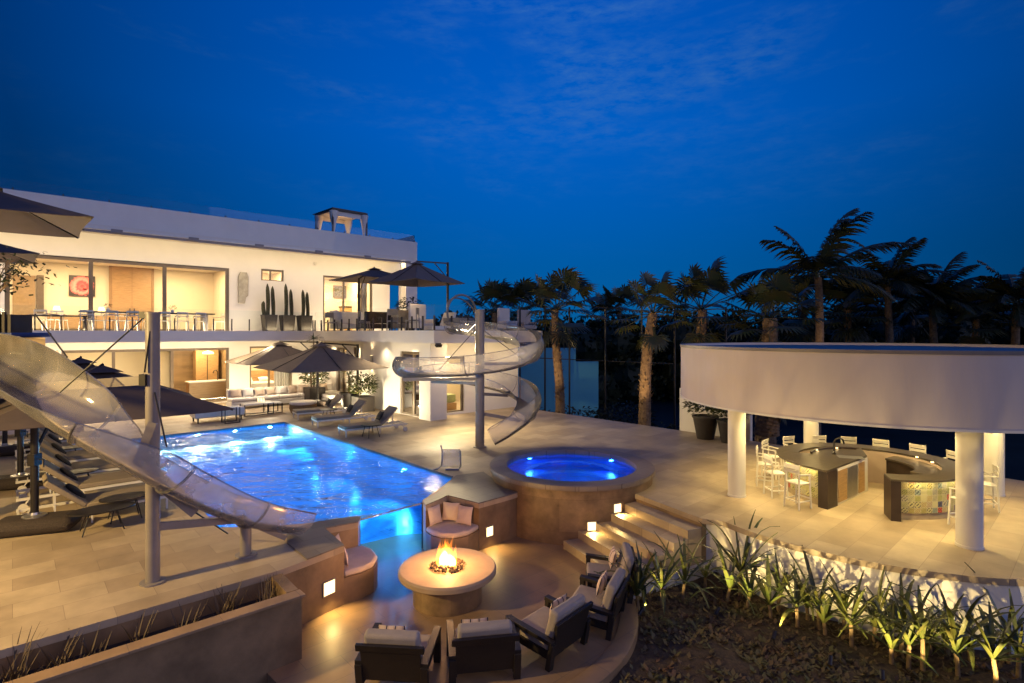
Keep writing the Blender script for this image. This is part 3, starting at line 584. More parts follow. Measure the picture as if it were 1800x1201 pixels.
# window frames, glass
def window(x0,x1,z0,z1,y=2.0,mull=(),fw=.11,axis='x',dep=.10,name='window',mt=FRAME,glass=True,yo=.10):
    T=lambda m,a,b,c,d,e_,f_: m.box(a,b,c,d,e_,f_) if axis=='x' else m.box(c,d,a,b,e_,f_)
    m=MB(); y0=y+yo; y1=y0+dep
    T(m,x0,x1,y0,y1,z1-fw,z1); T(m,x0,x1,y0,y1,z0,z0+fw*.5); T(m,x0,x0+fw,y0,y1,z0+fw*.5,z1-fw); T(m,x1-fw,x1,y0,y1,z0+fw*.5,z1-fw)
    for q in mull: T(m,q-fw*.5,q+fw*.5,y0,y1,z0+fw*.5,z1-fw)
    o=m.build(name,mt,hs)
    if glass:
        gg=MB(); yy=y0+dep*.5
        if axis=='x': gg.add([(x0+fw,yy,z0+fw*.5),(x1-fw,yy,z0+fw*.5),(x1-fw,yy,z1-fw),(x0+fw,yy,z1-fw)],[(0,1,2,3)])
        else: gg.add([(yy,x0+fw,z0+fw*.5),(yy,x1-fw,z0+fw*.5),(yy,x1-fw,z1-fw),(yy,x0+fw,z1-fw)],[(0,1,2,3)])
        gg.build('glass_pane',GLASS,o)
    return o
window(hx(8),x403,ZU,8.5,mull=[hx(160),hx(290)],fw=.20)
window(-36,hx(0),ZU,8.5,mull=[-30,-25],fw=.2)
window(*up_ops[1],mull=[hx(476)],fw=.12)
window(hx(568),hx(655),ZU,8.5,mull=[hx(605),hx(637)],fw=.14)
window(hx(108),x403,.02,3.45,mull=[hx(200),hx(303)],fw=.15)
window(hx(439),hx(514),.25,3.5,mull=[hx(474)],fw=.12)
window(y608,y590,.02,3.45,y=.73,axis='y',mull=[(y608+y590)/2],fw=.14,name='door')
window(y628,y621,2.6,3.5,y=.73,axis='y',fw=.08)
window(y736,y703,.02,3.4,y=.73,axis='y',mull=[HYp(724,.73)],fw=.16,name='door')
window(xa,xb,.12,3.1,y=-12.0,mull=[],fw=.12)
# interior shells
CW=mat('interior_cream_wall',(.66,.58,.44),.8,ns=.5,var=.05)
FLR=mat('interior_stone_floor',(.42,.34,.25),.4,ns=1,var=.1)
def room(x0,x1,y0,y1,z0,z1,e_,n=2,col=(1,.72,.38),back=CW):
    m=MB(); m.add([(x0,y1,z0),(x1,y1,z0),(x1,y1,z1),(x0,y1,z1)],[(0,1,2,3)])
    m.add([(x0,y0,z0),(x0,y1,z0),(x0,y1,z1),(x0,y0,z1)],[(0,1,2,3)]); m.add([(x1,y0,z0),(x1,y1,z0),(x1,y1,z1),(x1,y0,z1)],[(3,2,1,0)])
    m.build('interior_wall',back,hs)
    MB().add([(x0,y0,z0+.02),(x1,y0,z0+.02),(x1,y1,z0+.02),(x0,y1,z0+.02)],[(0,1,2,3)]).build('interior_floor',FLR,hs)
    MB().add([(x0,y0,z1),(x1,y0,z1),(x1,y1,z1),(x0,y1,z1)],[(3,2,1,0)]).build('interior_ceiling',CEILM,hs)
    for k in range(n):
        xx=x0+(x1-x0)*(k+.5)/n; l_=light('AREA',(xx,(y0+y1)/2,z1-.05),e_/n,col,sx=min(2.2,(x1-x0)/n*.6),sy=1.4,name='room_lamp',parent=hs,rot=(0,0,0))
ZC=8.75
room(-36,x403+.6,2.30,8.2,ZU,ZC,3400,6)
room(hx(560),hx(657)+.1,2.30,7.0,ZU,ZC,760,2)
room(hx(430),hx(520),2.30,6.5,ZU,8.8,420,1)
room(-36,hx(300),2.30,7.5,0,3.85,1100,4)
room(hx(300)+.1,x403+.8,2.30,8.5,0,3.85,420,1,back=mat('veined_stone_wall',(.42,.28,.14),.4,ns=.7,var=.3,stretch=(.4,1,2.4)))
room(hx(432),.6,2.30,7.5,0,3.85,420,1)
# wing rooms
def wroom(x0,x1,y0,y1,z0,z1,e_):
    m=MB(); m.box(x0,x0+.02,y0,y1,z0,z1) if 0 else None
    m.add([(x1,y0,z0),(x1,y1,z0),(x1,y1,z1),(x1,y0,z1)],[(3,2,1,0)]); m.add([(x0,y1,z0),(x1,y1,z0),(x1,y1,z1),(x0,y1,z1)],[(0,1,2,3)])
    if y0>-11.7: m.add([(x0,y0,z0),(x1,y0,z0),(x1,y0,z1),(x0,y0,z1)],[(3,2,1,0)])
    m.build('interior_wall',CW,hs)
    MB().add([(x0,y0,z0+.02),(x1,y0,z0+.02),(x1,y1,z0+.02),(x0,y1,z0+.02)],[(0,1,2,3)]).build('interior_floor',FLR,hs)
    light('AREA',((x0+x1)/2,(y0+y1)/2,z1-.06),e_,(1,.72,.38),sx=1.6,sy=1.6,name='room_lamp',parent=hs,rot=(0,0,0))
wroom(1.05,7.1,-11.74,-7,0,3.85,330); wroom(1.05,4.5,-6.9,1.9,0,3.85,240)
# doors and art on the upper back wall
yb=8.18
dx0,dx1=HX(196,yb),HX(266,yb); dz=HZ(470,HX(230,yb),yb)
d=MB(); d.box(dx0,dx1,yb-.09,yb-.02,ZU+.02,dz); d.build('double_door',WOOD,hs)
d=MB()
for q in (dx0-.14,dx1): d.box(q,q+.14,yb-.13,yb-.01,ZU+.02,dz+.14)
d.box(dx0,dx1,yb-.13,yb-.01,dz,dz+.14); d.box((dx0+dx1)/2-.012,(dx0+dx1)/2+.012,yb-.10,yb-.085,ZU+.02,dz)
d.build('door_frame',mat('pale_oak',(.30,.18,.08),.5,ns=4,var=.1),hs)
d=MB()
for s_ in (-.12,.12): d.cb(((dx0+dx1)/2+s_,yb-.14,ZU+1.25),(.05,.06,.5))
d.build('door_handle',DMETAL,hs)
ax0,ax1=HX(121,yb),HX(167,yb); az0,az1=HZ(521,HX(144,yb),yb),HZ(485,HX(144,yb),yb)
art=MB().box(ax0,ax1,yb-.08,yb-.02,az0,az1)
am=bpy.data.materials.new('flower_painting'); am.use_nodes=True; t=am.node_tree; n=t.nodes; l=t.links
tcn=n.new('ShaderNodeTexCoord'); mpn=n.new('ShaderNodeMapping'); mpn.inputs['Location'].default_value=(-.5,-.5,-.5); l.new(tcn.outputs['Generated'],mpn.inputs[0])
ln=n.new('ShaderNodeVectorMath'); ln.operation='LENGTH'; mp3=n.new('ShaderNodeMapping'); mp3.inputs['Scale'].default_value=(1,.0,1); l.new(mpn.outputs[0],mp3.inputs[0]); l.new(mp3.outputs[0],ln.inputs[0])
vz=n.new('ShaderNodeTexNoise'); vz.inputs['Scale'].default_value=5; vz.inputs['Distortion'].default_value=1.5; l.new(tcn.outputs['Generated'],vz.inputs[0])
adn=n.new('ShaderNodeMath'); adn.operation='MULTIPLY_ADD'; adn.inputs[1].default_value=.25; l.new(vz.outputs[0],adn.inputs[0]); l.new(ln.outputs['Value'],adn.inputs[2])
rpn=n.new('ShaderNodeValToRGB'); e=rpn.color_ramp.elements; e[0].position=.1; e[0].color=(.25,.01,.01,1); e[1].position=.62; e[1].color=(.03,.02,.01,1)
for p_,c_ in ((.22,(.8,.12,.10,1)),(.33,(.55,.03,.04,1)),(.44,(.9,.30,.25,1)),(.56,(.75,.14,.12,1))): k=e.new(p_); k.color=c_
l.new(adn.outputs[0],rpn.inputs[0]); l.new(rpn.outputs[0],n['Principled BSDF'].inputs['Base Color'])
art=art.build('painting',am); art.location=hs.location; art.rotation_euler.z=ROT
tag(art,'large red flower painting on the cream wall of the upper dining room','painting')
k=thing('framed_picture','small dark framed picture inside the upper right bedroom','picture',W3(HX(597,6.9),6.9,HZ(513,HX(597,6.9),6.9)),ROT)
MB().box(-.55,.55,-.05,.02,-.5,.5).build('frame',FRAME,k); MB().box(-.45,.45,-.06,-.051,-.4,.4).build('print',mat('grey_print',(.18,.17,.13),.6,ns=6,var=.5),k)
for i,(px,w_,lb) in enumerate(((645,.8,'pale curtain at the right of the upper bedroom glass'),)):
    x=hx(px); k=thing('curtain',lb,'curtain',W3(x,2.75,ZU),ROT); m=MB(); ps=[(-w_/2+w_*i_/24,.08*math.sin(i_*1.7)) for i_ in range(25)]; m.strip(ps,.02,.03,4.1); m.build('cloth',CREAM,k,smooth=True)
k=thing('sideboard','low oak sideboard under the flower painting in the upper dining room','sideboard',W3(HX(140,7.6),7.6,ZU+.03),ROT)
MB().box(-1.6,1.6,-.3,.3,.12,.95).build('body',WOOD,k); m=MB(); [m.box(q-.01,q+.01,-.315,-.301,.16,.92) for q in (-.8,0,.8)]; m.build('door_gap',DMETAL,k)
for q in (-1.4,1.4): MB().box(q-.04,q+.04,-.2,.2,0,.119).build('leg',DMETAL,k)
for i,(dx_,lb) in enumerate(((-1.1,'small glowing table lamp at the left end of the upper sideboard'),(1.1,'small glowing table lamp at the right end of the upper sideboard'))):
    p_=W3(HX(140,7.6)+dx_,7.6,ZU+.98); k=thing('table_lamp',lb,'lamp',p_,0,'table lamps on the upper sideboard'); MB().lathe([(.10,0),(.04,.05),(.04,.3)],(0,0,0),14).build('base',STEEL,k,smooth=True); MB().lathe([(.20,.28),(.14,.55)],(0,0,0),18).build('lamp_shade',LITW,k,smooth=True)
k=thing('timber_cabinet','brown timber cabinet inside the upper right bedroom','cabinet',W3(HX(622,6.2),6.2,ZU+.03),ROT)
MB().box(-1.1,1.1,-.35,.35,0,1.9).build('body',WOOD,k); MB().box(-1.15,1.15,-.38,.38,1.9,2.0).build('top',WOODD,k)
# darker niche and side opening in the upper room
MB().box(HX(22,yb),HX(62,yb),yb-.05,yb-.02,ZU+.9,HZ(484,HX(40,yb),yb)).build('wall_recess',mat('recess_brown',(.30,.20,.10),.6),hs)
MB().box(HX(65,yb),HX(77,yb),yb-.10,yb-.02,ZU+1.1,HZ(484,HX(70,yb),yb)).build('wall_panel',FRAME,hs)
k=MB(); k.cb((.12,-14.25,3.80),(.30,.16,.14),0,.5); k.build('added_floodlight',DMETAL,hs)  # made-up lamp housing added for the deck flood below
light('SPOT',W3(.12,-14.45,3.72),2600,(1,.78,.44),.22,aim=(1.8,20.8,0),angle=136,blend=.9,name='deck_fill_flood')  # added flood that brightens the paving towards the hot tub
# kitchen furniture, bed : things inside the rooms
def hthing(name,label,cat,x,y,z=0,rz=0,group=None): p=W3(x,y,z); return thing(name,label,cat,p,ROT+rz,group)
k=hthing('kitchen_island','pale kitchen island with black tap seen through the ground floor glass','kitchen island',hx(385),4.6)
MB().box(-1.2,1.2,-.5,.5,0,1.15).build('cabinet',WOOD,k); MB().box(-1.25,1.25,-.55,.55,1.15,1.22).build('worktop',WPAINT,k)
MB().tube([(.6,.1,1.22),(.6,.1,1.75),(.5,.05,1.9),(.35,0,1.85),(.3,0,1.7)],.03,8).build('tap',DMETAL,k,smooth=True)
k=hthing('refrigerator_cabinet','tall timber cupboard at the right of the ground floor kitchen','cupboard',hx(398),7.0)
MB().box(-.7,.7,-.4,.4,0,3.2).build('body',WOOD,k); MB().box(-.02,.02,-.42,-.4,.1,3.1).build('door_gap',DMETAL,k)
k=hthing('pendant_lamp','glowing pendant lamp over the ground floor kitchen island','lamp',hx(385),4.6,3.1)
MB().lathe([(.05,.1),(.34,0),(.34,-.12),(.05,-.14)],(0,0,0),20).build('lamp_shade',LITW,k,smooth=True); MB().tube([(0,0,.1),(0,0,.72)],.012,6).build('cord',DMETAL,k)
k=hthing('bed','white bed seen through the ground floor bedroom window','bed',hx(475),4.3)
MB().box(-1.3,1.3,-1,1.1,.02,.45).build('base',WOOD,k); MB().box(-1.25,1.25,-.98,1.05,.45,.95).build('mattress',CREAM,k,bevel=.08,seg=3,smooth=True)
MB().box(-1.4,1.4,1.12,1.25,.02,1.7).build('headboard',WOOD,k)
for s_ in (-.6,.6): pillow((s_,.7,1.1),0,-1.0,CREAM,w=.8,h=.5,t=.22,name='pillow',parent=k)
k=hthing('curtain','pale curtain hanging beside the ground floor bedroom window','curtain',hx(503),2.75)
m=MB(); ps=[(-.55+.055*i,.07*math.sin(i*1.9)) for i in range(21)]
m.strip(ps,.02,.1,3.6); m.build('cloth',CREAM,k,smooth=True)
k=hthing('bed','white bed with pale green throw seen through the wing window','bed',2.9,-9.6)
MB().box(-1,1,-1,1,.02,.4).build('base',WOOD,k); MB().box(-.95,.95,-.95,.95,.4,.85).build('mattress',CREAM,k,bevel=.08,seg=3,smooth=True); MB().box(-.97,.97,-.97,-.3,.45,.88).build('throw',mat('pale_green_cloth',(.35,.4,.2),.9),k,bevel=.03)
# facade fittings
k=hthing('wall_relief','tall pale relief panel hung on the upper facade beside the long glazing','wall art',hx(427),1.9,0)
m=MB(); z0,z1=HZ(533,hx(427),2),HZ(479,hx(427),2)
prof=[(-.30,z0),(.08,z0-.02),(.14,z0+.35),(.28,z0+.5),(.30,z1-.3),(.20,z1),(-.18,z1),(-.30,z1-.3)]
n_=len(prof); m.add([(x,-.06,z) for x,z in prof]+[(x,.08,z) for x,z in prof],[tuple(range(n_)),tuple(range(2*n_-1,n_-1,-1))]+[(i+n_,(i+1)%n_+n_,(i+1)%n_,i) for i in range(n_)])
m.build('panel',mat('relief_stone',(.50,.45,.34),.7,ns=3,var=.2,bump=.8,bs=8),k)
k=hthing('security_camera','small dome camera on the upper facade above the cactus pots','camera',hx(553),1.9,HZ(464,hx(553),2))
MB().lathe([(.12,.1),(.12,0),(.09,-.08),(.001,-.12)],(0,0,0),16).build('dome',WPAINT,k,smooth=True); MB().box(-.04,.04,0,.1,.02,.1).build('bracket',WPAINT,k)
for i,(px,py,lb) in enumerate(((655,632,'tall bright sconce on the wing wall under the balcony'),)):
    y_=HYp(px,.73); z_=HZ(py,.73,y_); k=hthing('wall_sconce',lb,'wall light',.64,y_,z_)
    MB().box(-.05,.06,-.07,.07,-.22,.22).build('housing',STEEL,k); MB().box(-.045,.045,-.06,.06,-.24,-.22).build('lens',LITW,k); MB().box(-.045,.045,-.06,.06,.22,.24).build('lens',LITW,k)
    light('SPOT',W3(.50,y_,z_-.3),110,(1,.74,.4),.05,aim=W3(.66,y_,0),angle=70,name='sconce_lamp'); light('SPOT',W3(.50,y_,z_+.3),60,(1,.74,.4),.05,aim=W3(.66,y_,5),angle=70,name='sconce_lamp')
# soffit downlights, plus added fill lights for walls and sofa
def hlight(x,y,z,e_,an=110,col=(1,.68,.32)): p=W3(x,y,z); light('SPOT',p,e_,col,.06,aim=(p.x,p.y,p.z-5),angle=an,blend=.8,name='soffit_spot')
ln_=MB()
for x in [-28,-24,-20,-16.5,-13,-9.5,-6,-2.5,1,4.5,6.8]:
    light('AREA',W3(x,-.35,9.84),85,(1,.76,.44),sx=3.2,sy=.12,aim=W3(x,2.0,5.6),name='soffit_fill'); light('AREA',W3(x,.35,ZU+.05),55,(1,.76,.44),sx=3.0,sy=.08,aim=W3(x,2.0,7.2),name='floor_fill'); ln_.lathe([(.07,9.855),(.001,9.853)],(x,.9,0),10)  # unseen area fills added at roof edge and floor for even walls
for x in [-24,-19.5,-15.5,-11.5,-8,-4.8,-1.6]:
    light('AREA',W3(x,.12,3.86),80,(1,.80,.50),sx=3.4,sy=.10,aim=W3(x,1.9,0),name='soffit_fill'); light('AREA',W3(x,.1,.05),95,(1,.80,.50),sx=3.2,sy=.08,aim=W3(x,2.0,1.8),name='floor_fill'); light('SPOT',W3(x,.9,3.84),260,(1,.78,.46),.05,aim=W3(x,.2,0),angle=130,blend=1,name='soffit_spot'); ln_.lathe([(.06,3.885),(.001,3.883)],(x,1.1,0),10)  # both area lights are added fills evening out the ground wall
for x in [-13,-10.5,-8,-5.5,-3,-1]:
    light('SPOT',W3(x,.06,3.86),330,(1,.78,.50),.05,aim=W3(x,-2.4,0),angle=100,blend=1,name='soffit_spot')  # unseen spots added to brighten the sofa and nearby deck
for y in [-1.5,-5,-8.3,-11.2]:
    light('AREA',W3(-1.3,y,.05),230,(1,.82,.52),sx=.5,sy=.5,aim=W3(.73,y,1.9),name='floor_fill'); light('SPOT',W3(.35,y,3.84),240,(1,.80,.48),.05,aim=W3(-.4,y,0),angle=130,blend=1,name='soffit_spot'); ln_.lathe([(.06,3.885),(.001,3.883)],(.28,y,0),10)  # the floor area light is an added fill for the wing wall
for x in [2.2,4.0,6.2]:
    light('AREA',W3(x,-13.85,3.87),42,(1,.74,.40),sx=1.8,sy=.10,aim=W3(x,-12.2,.8),name='soffit_fill'); ln_.lathe([(.06,3.885),(.001,3.883)],(x,-13.2,0),10)  # added area fill washing the wing front, hidden from view
for x,y in [(3,-4),(3,-9)]:
    pass
ln_.build('downlight_lens',LITW,hs)
# ------------------------------------------------------------------ railings
def railing(label,pts,n,z,h=1.05,posth=.95,name='glass_railing',post=.06,glass=True,place=W3):
    t=thing(name,label,'railing'); P3=[Vector(place(x,y,z)) for x,y in pts]
    for i in range(len(P3)-1):
        a,b=P3[i],P3[i+1]; nn_=max(1,round((b-a).length/n))
        for k in range(nn_+(1 if i==len(P3)-2 else 0)):
            p=a+(b-a)*(k/nn_); MB().box(-post/2,post/2,-post/2,post/2,0,posth).build('post',DMETAL if posth<.99 else STEEL,t,loc=p,rz=ROT)
        if glass: MB().add([a+Vector((0,0,.05)),b+Vector((0,0,.05)),b+Vector((0,0,h)),a+Vector((0,0,h))],[(0,1,2,3)]).build('glass_panel',RAILG,t)
    return t
railing('frameless glass balustrade on short dark posts along the long upper balcony',[(-24,.12),(-.02,.12)],1.02,ZU,1.25,.72)
railing('glass balustrade on closely spaced posts around the upper corner terrace',[(.12,.1),(.12,-13.9),(3.2,-13.9)],1.0,ZU,1.25,.72,post=.07)
railing('low glass balustrade along the edge of the villa roof',[(-26,-.42),(XE-.1,-.42),(XE-.1,5)],1.9,11.2,.55,.14)
# rooftop cabana
q=HX(553,1.5); cb=hthing('roof_cabana','open rooftop cabana with dark frame and tied white curtains','cabana',HX(600,1.8),1.8,10.15,rz=R(2))
hw=1.30; zt=2.75
m=MB()
for sx_ in (-1,1):
    for sy_ in (-1,1): m.box(sx_*hw-.05,sx_*hw+.05,sy_*hw-.05,sy_*hw+.05,0,zt)
for s_ in (-1,1): m.box(-hw-.05,hw+.05,s_*hw-.06,s_*hw+.06,zt,zt+.14); m.box(s_*hw-.06,s_*hw+.06,-hw+.06,hw-.06,zt,zt+.14)
m.build('frame',WOODD,cb); 
m=MB()
for k in range(11): m.box(-hw,hw,-hw+.1+k*.3,-hw+.16+k*.3,zt+.14,zt+.2)
m.build('roof_slat',WOODD,cb)
m=MB(); m.box(-hw+.07,hw-.07,-hw+.07,hw-.07,zt-.04,zt-.01)
for s_ in (-1,1): m.box(-hw+.07,hw-.07,s_*(hw-.09)-.01,s_*(hw-.09)+.01,zt-.34,zt-.045)
m.build('canopy',CREAM,cb)
for sx_ in (-1,1):
    for sy_ in (-1,1):
        m=MB(); pr=[(.30,zt-.02),(.24,zt-.45),(.13,zt-1.0),(.07,zt-1.45),(.10,zt-2.0),(.14,.1)]
        m.lathe(pr,(sx_*(hw-.14),sy_*(hw-.14),0),14,jit=.10); m.build('curtain',CREAM,cb,smooth=True)
light('POINT',W3(HX(600,1.8),1.8,11.8),45,(1,.6,.3),.02,name='cabana_lamp')
# ------------------------------------------------------------------ upper left terrace (slide platform)
K=Vector((-9.4,11.0)); K2=K+B.xy*8.2
plat=thing('slide_platform','brown stone slide platform jutting in at the left edge above the loungers','platform')
MB().prism([K,K2,K2-A.xy*8,(-22,11.0)],3.66,4.30).build('slab',TRAVF,plat)
MB().beam((-12.6,12.6,0),(-12.6,12.6,3.66),.5).build('support',TRAVF,plat)
light('SPOT',(-13.4,13.8,4.4),420,(1,.70,.40),.05,aim=(-11.2,12.2,6.9),angle=110,name='terrace_fill'); light('SPOT',(-18.5,18.6,4.4),420,(1,.70,.40),.05,aim=(-17,17.3,6.9),angle=110,name='terrace_fill')  # unseen spots added to light the parasol undersides
# planter with bonsai-like tree
tp=thing('bonsai_tree','small bare-branched tree in a ribbed black planter on the slide platform','tree',(-11.6,12.2,4.30))
m=MB()
for k in range(9): m.box(-.56+k*.13,-.50+k*.13,-.3,-.25,.02,.55)
m.box(-.58,.62,-.24,.3,0,.5); m.build('planter',POT,tp)
rr_=random.Random(3)
def branch(m,p,d,L_,r_,dep,rg):
    pts=[p]; q=Vector(p)
    for i in range(4):
        d=(d+Vector((rg.uniform(-.3,.3),rg.uniform(-.3,.3),rg.uniform(-.12,.22)))).normalized(); q=q+d*L_/4; pts.append(q.copy())
    m.tube(pts,[r_*(1-.12*i) for i in range(5)],6)
    if dep:
        for k in range(3): branch(m,q if k<2 else pts[2],(d+Vector((rg.uniform(-.9,.9),rg.uniform(-.6,.6),rg.uniform(-.1,.7)))).normalized(),L_*.7,r_*.55,dep-1,rg)
m=MB(); branch(m,Vector((0,0,.45)),Vector((.15,0,1)),.6,.05,3,rr_); m.build('trunk',PALMT,tp,smooth=True)
m=MB()
for k in range(260):
    c_=Vector((rr_.gauss(.15,.45),rr_.gauss(0,.4),1.3+rr_.gauss(.12,.22))); s_=.04; a_=rr_.uniform(0,6); m.cb(c_,(s_*2,s_,.004),a_,rr_.uniform(-1,1),rr_.uniform(-1,1))
m.build('crown',LEAFD,tp)
# ------------------------------------------------------------------ umbrellas
def umbrella(label,c,half,zr,zp,pole,base,mt=CANVD,rot=ROT,floor=0,group='cantilever parasols',arm=True,zpole=None,postr=.075,basew=.75):
    t=thing('cantilever_parasol',label,'umbrella',(pole[0],pole[1],floor),0,group)
    o=Vector((pole[0],pole[1],floor)); cv=Vector((c[0],c[1],0))-Vector((pole[0],pole[1],0)); zr-=floor; zp-=floor
    ca,sa=math.cos(rot),math.sin(rot)
    def Q(u,v,z): return (cv.x+u*ca-v*sa,cv.y+u*sa+v*ca,z)
    m=MB(); n=8; rings=[]
    for i in range(n+1):
        f=i/n*.94+.06; z=zp-(zp-zr)*(f**.88); pts=[]
        for sd in range(4):
            for k in range(n):
                u=-1+2*k/n; sag=1-.045*f*(1-u*u); zz=z-(.05*f*(1-abs(u))*0) + .05*f*(1-abs(u)**2)*-.6
                x,y=[(u,-sag),(sag,u),(-u,sag),(-sag,-u)][sd]; pts.append(Q(x*half*f,y*half*f,zz+(.0 if abs(u)<1 else .02)))
        rings.append(pts)
    vs=[p for r in rings for p in r]; q=len(rings[0]); fs=[]
    for i in range(n):
        for k in range(q): fs.append((i*q+k,(i+1)*q+k,(i+1)*q+(k+1)%q,i*q+(k+1)%q))
    m.add(vs,fs); cano=m.build('canopy',mt,t,solid=.012)
    # vent cap
    m=MB(); f=.16; hh=zp+.09
    m.add([Q(-half*f,-half*f,zp-(zp-zr)*.12+.05),Q(half*f,-half*f,zp-(zp-zr)*.12+.05),Q(half*f,half*f,zp-(zp-zr)*.12+.05),Q(-half*f,half*f,zp-(zp-zr)*.12+.05),Q(0,0,hh)],[(0,1,4),(1,2,4),(2,3,4),(3,0,4)]); m.build('vent',mt,cano,solid=.01)
    for k in range(8):
        a_=k*PI/4; r_=half*(1.0 if k%2==0 else math.sqrt(2))*.98; p=(math.cos(a_)*r_,math.sin(a_)*r_)
        MB().beam(Q(0,0,zp-.05),Q(p[0],p[1],zr-.005 if k%2 else zr-.03),.022,.03).build('rib',DMETAL,t)
    MB().lathe([(.05,zp-.35),(.06,zp-.05),(.03,zp+.12),(.001,zp+.15)],(cv.x,cv.y,0),12).build('hub',DMETAL,t,smooth=True)
    zt=zpole or zr+.25; zt-= floor if zpole else 0
    MB().tube([(0,0,.08),(0,0,zt)],postr,14).build('pole',DMETAL,t,smooth=True)
    if arm:
        MB().beam((0,0,zt-.06),(cv.x,cv.y,zp+.08),.06,.08).build('arm',DMETAL,t)
        MB().beam((0,0,zt-1.0),(cv.x*.45,cv.y*.45,zt-.06+(zp+.14-zt)*.45),.045,.05).build('strut',DMETAL,t)
        m=MB(); m.cb((0,.0,zt-1.15),(.16,.2,.26)); m.tube([(.1,0,zt-1.15),(.2,0,zt-1.15),(.2,0,zt-1.32)],.015,6); m.build('crank_box',DMETAL,t)
    if base:
        bx=MB(); b_=basew; pr=[(-b_,-b_*.42),(b_,-b_*.42),(b_,b_*.42),(-b_,b_*.42)]
        bm_=bx.cb((base[0],base[1],.18),(b_*2,b_*1.0,.34),base[2]).build('base',mat('wicker_base',(.055,.038,.028),.8,ns=40,var=.3,bump=1,bs=60) if 'wicker_base' not in MATS else MATS['wicker_base'],t,bevel=.2,seg=5,smooth=True)
        MB().lathe([(.22,.35),(.22,.37),(.1,.39),(.085,.44)],(0,0,0),20).build('pole_collar',STEEL,t,smooth=True)
    return t
umbrella('dark open parasol nearest the left corner, canopy spread toward the pool',(-10.2,13.6),2.4,2.5,3.5,(-10.55,12.07),(0.05,0,.35),zpole=2.75)
umbrella('dark open parasol over the left loungers, second from the front',(-13.9,17.6),2.4,2.5,3.5,(-13.95,15.5),(0,0,.35),zpole=2.75)
umbrella('dark parasol standing farthest back in the left lounger row',(-19.3,22.3),2.2,2.5,3.4,(-18.2,19.6),(0,0,.35),zpole=2.75)
umbrella('large lit parasol at the upper left edge of the frame, higher of the two',(-11.57,12.0),1.75,6.9,7.6,(-13.2,12.6),(0,0,0),mt=CANVD,floor=4.3,zpole=7.7)
umbrella('smaller lit parasol at the left edge below the large upper one',(-17.5,17.5),1.75,6.9,7.55,(-18.2,17.2),(0,0,0),mt=CANVD,floor=4.3,zpole=7.6)
def upx(px,py,Y): return P(px,py,Y)
# ground parasols by the villa
c_=G(535,700); u1=Vector((-11.5,30.2)); 
pB=G(628,714); umbrella('taupe square parasol beside the wing wall, pole on its right',(P(564,660,30.6).x,30.6),2.75,2.42,3.75,(G(627,714).x,G(627,714).y+.2),None,mt=CANV,rot=ROT,zpole=3.7)
umbrella('taupe square parasol over the white sectional sofa',(P(492,650,34.5).x,34.5),2.6,2.55,3.75,(P(558,650,32.6).x,32.6),(0,0,0),mt=CANV,rot=ROT,zpole=3.9,basew=.6)
# terrace parasols
light('POINT',(P(564,660,30.6).x,30.6,2.3),70,(1,.78,.5),.02,name='parasol_fill'); light('POINT',W3(hx(402,-1.5)+2.0,-2.3,2.3),260,(1,.82,.58),.02,name='parasol_fill'); light('POINT',W3(hx(402,-1.5)+4.6,-2.3,2.3),200,(1,.78,.5),.02,name='parasol_fill')  # bare points added to brighten the seating under the parasols
t1=W3(3.6,-8.5); 
umbrella('large dark parasol on the upper terrace with its mast against the sky',(P(733,480,32).x,32),2.0,7.3,8.5,(P(787,460,33).x,33),None,mt=CANV,rot=ROT+.2,floor=ZU,zpole=8.65)
umbrella('dark parasol on the upper terrace in front of the lit bedroom glass',(P(658,480,35.5).x,35.5),2.15,7.8,8.55,(P(631,480,35).x,35),None,mt=CANVD,rot=ROT,floor=ZU,zpole=7.9)
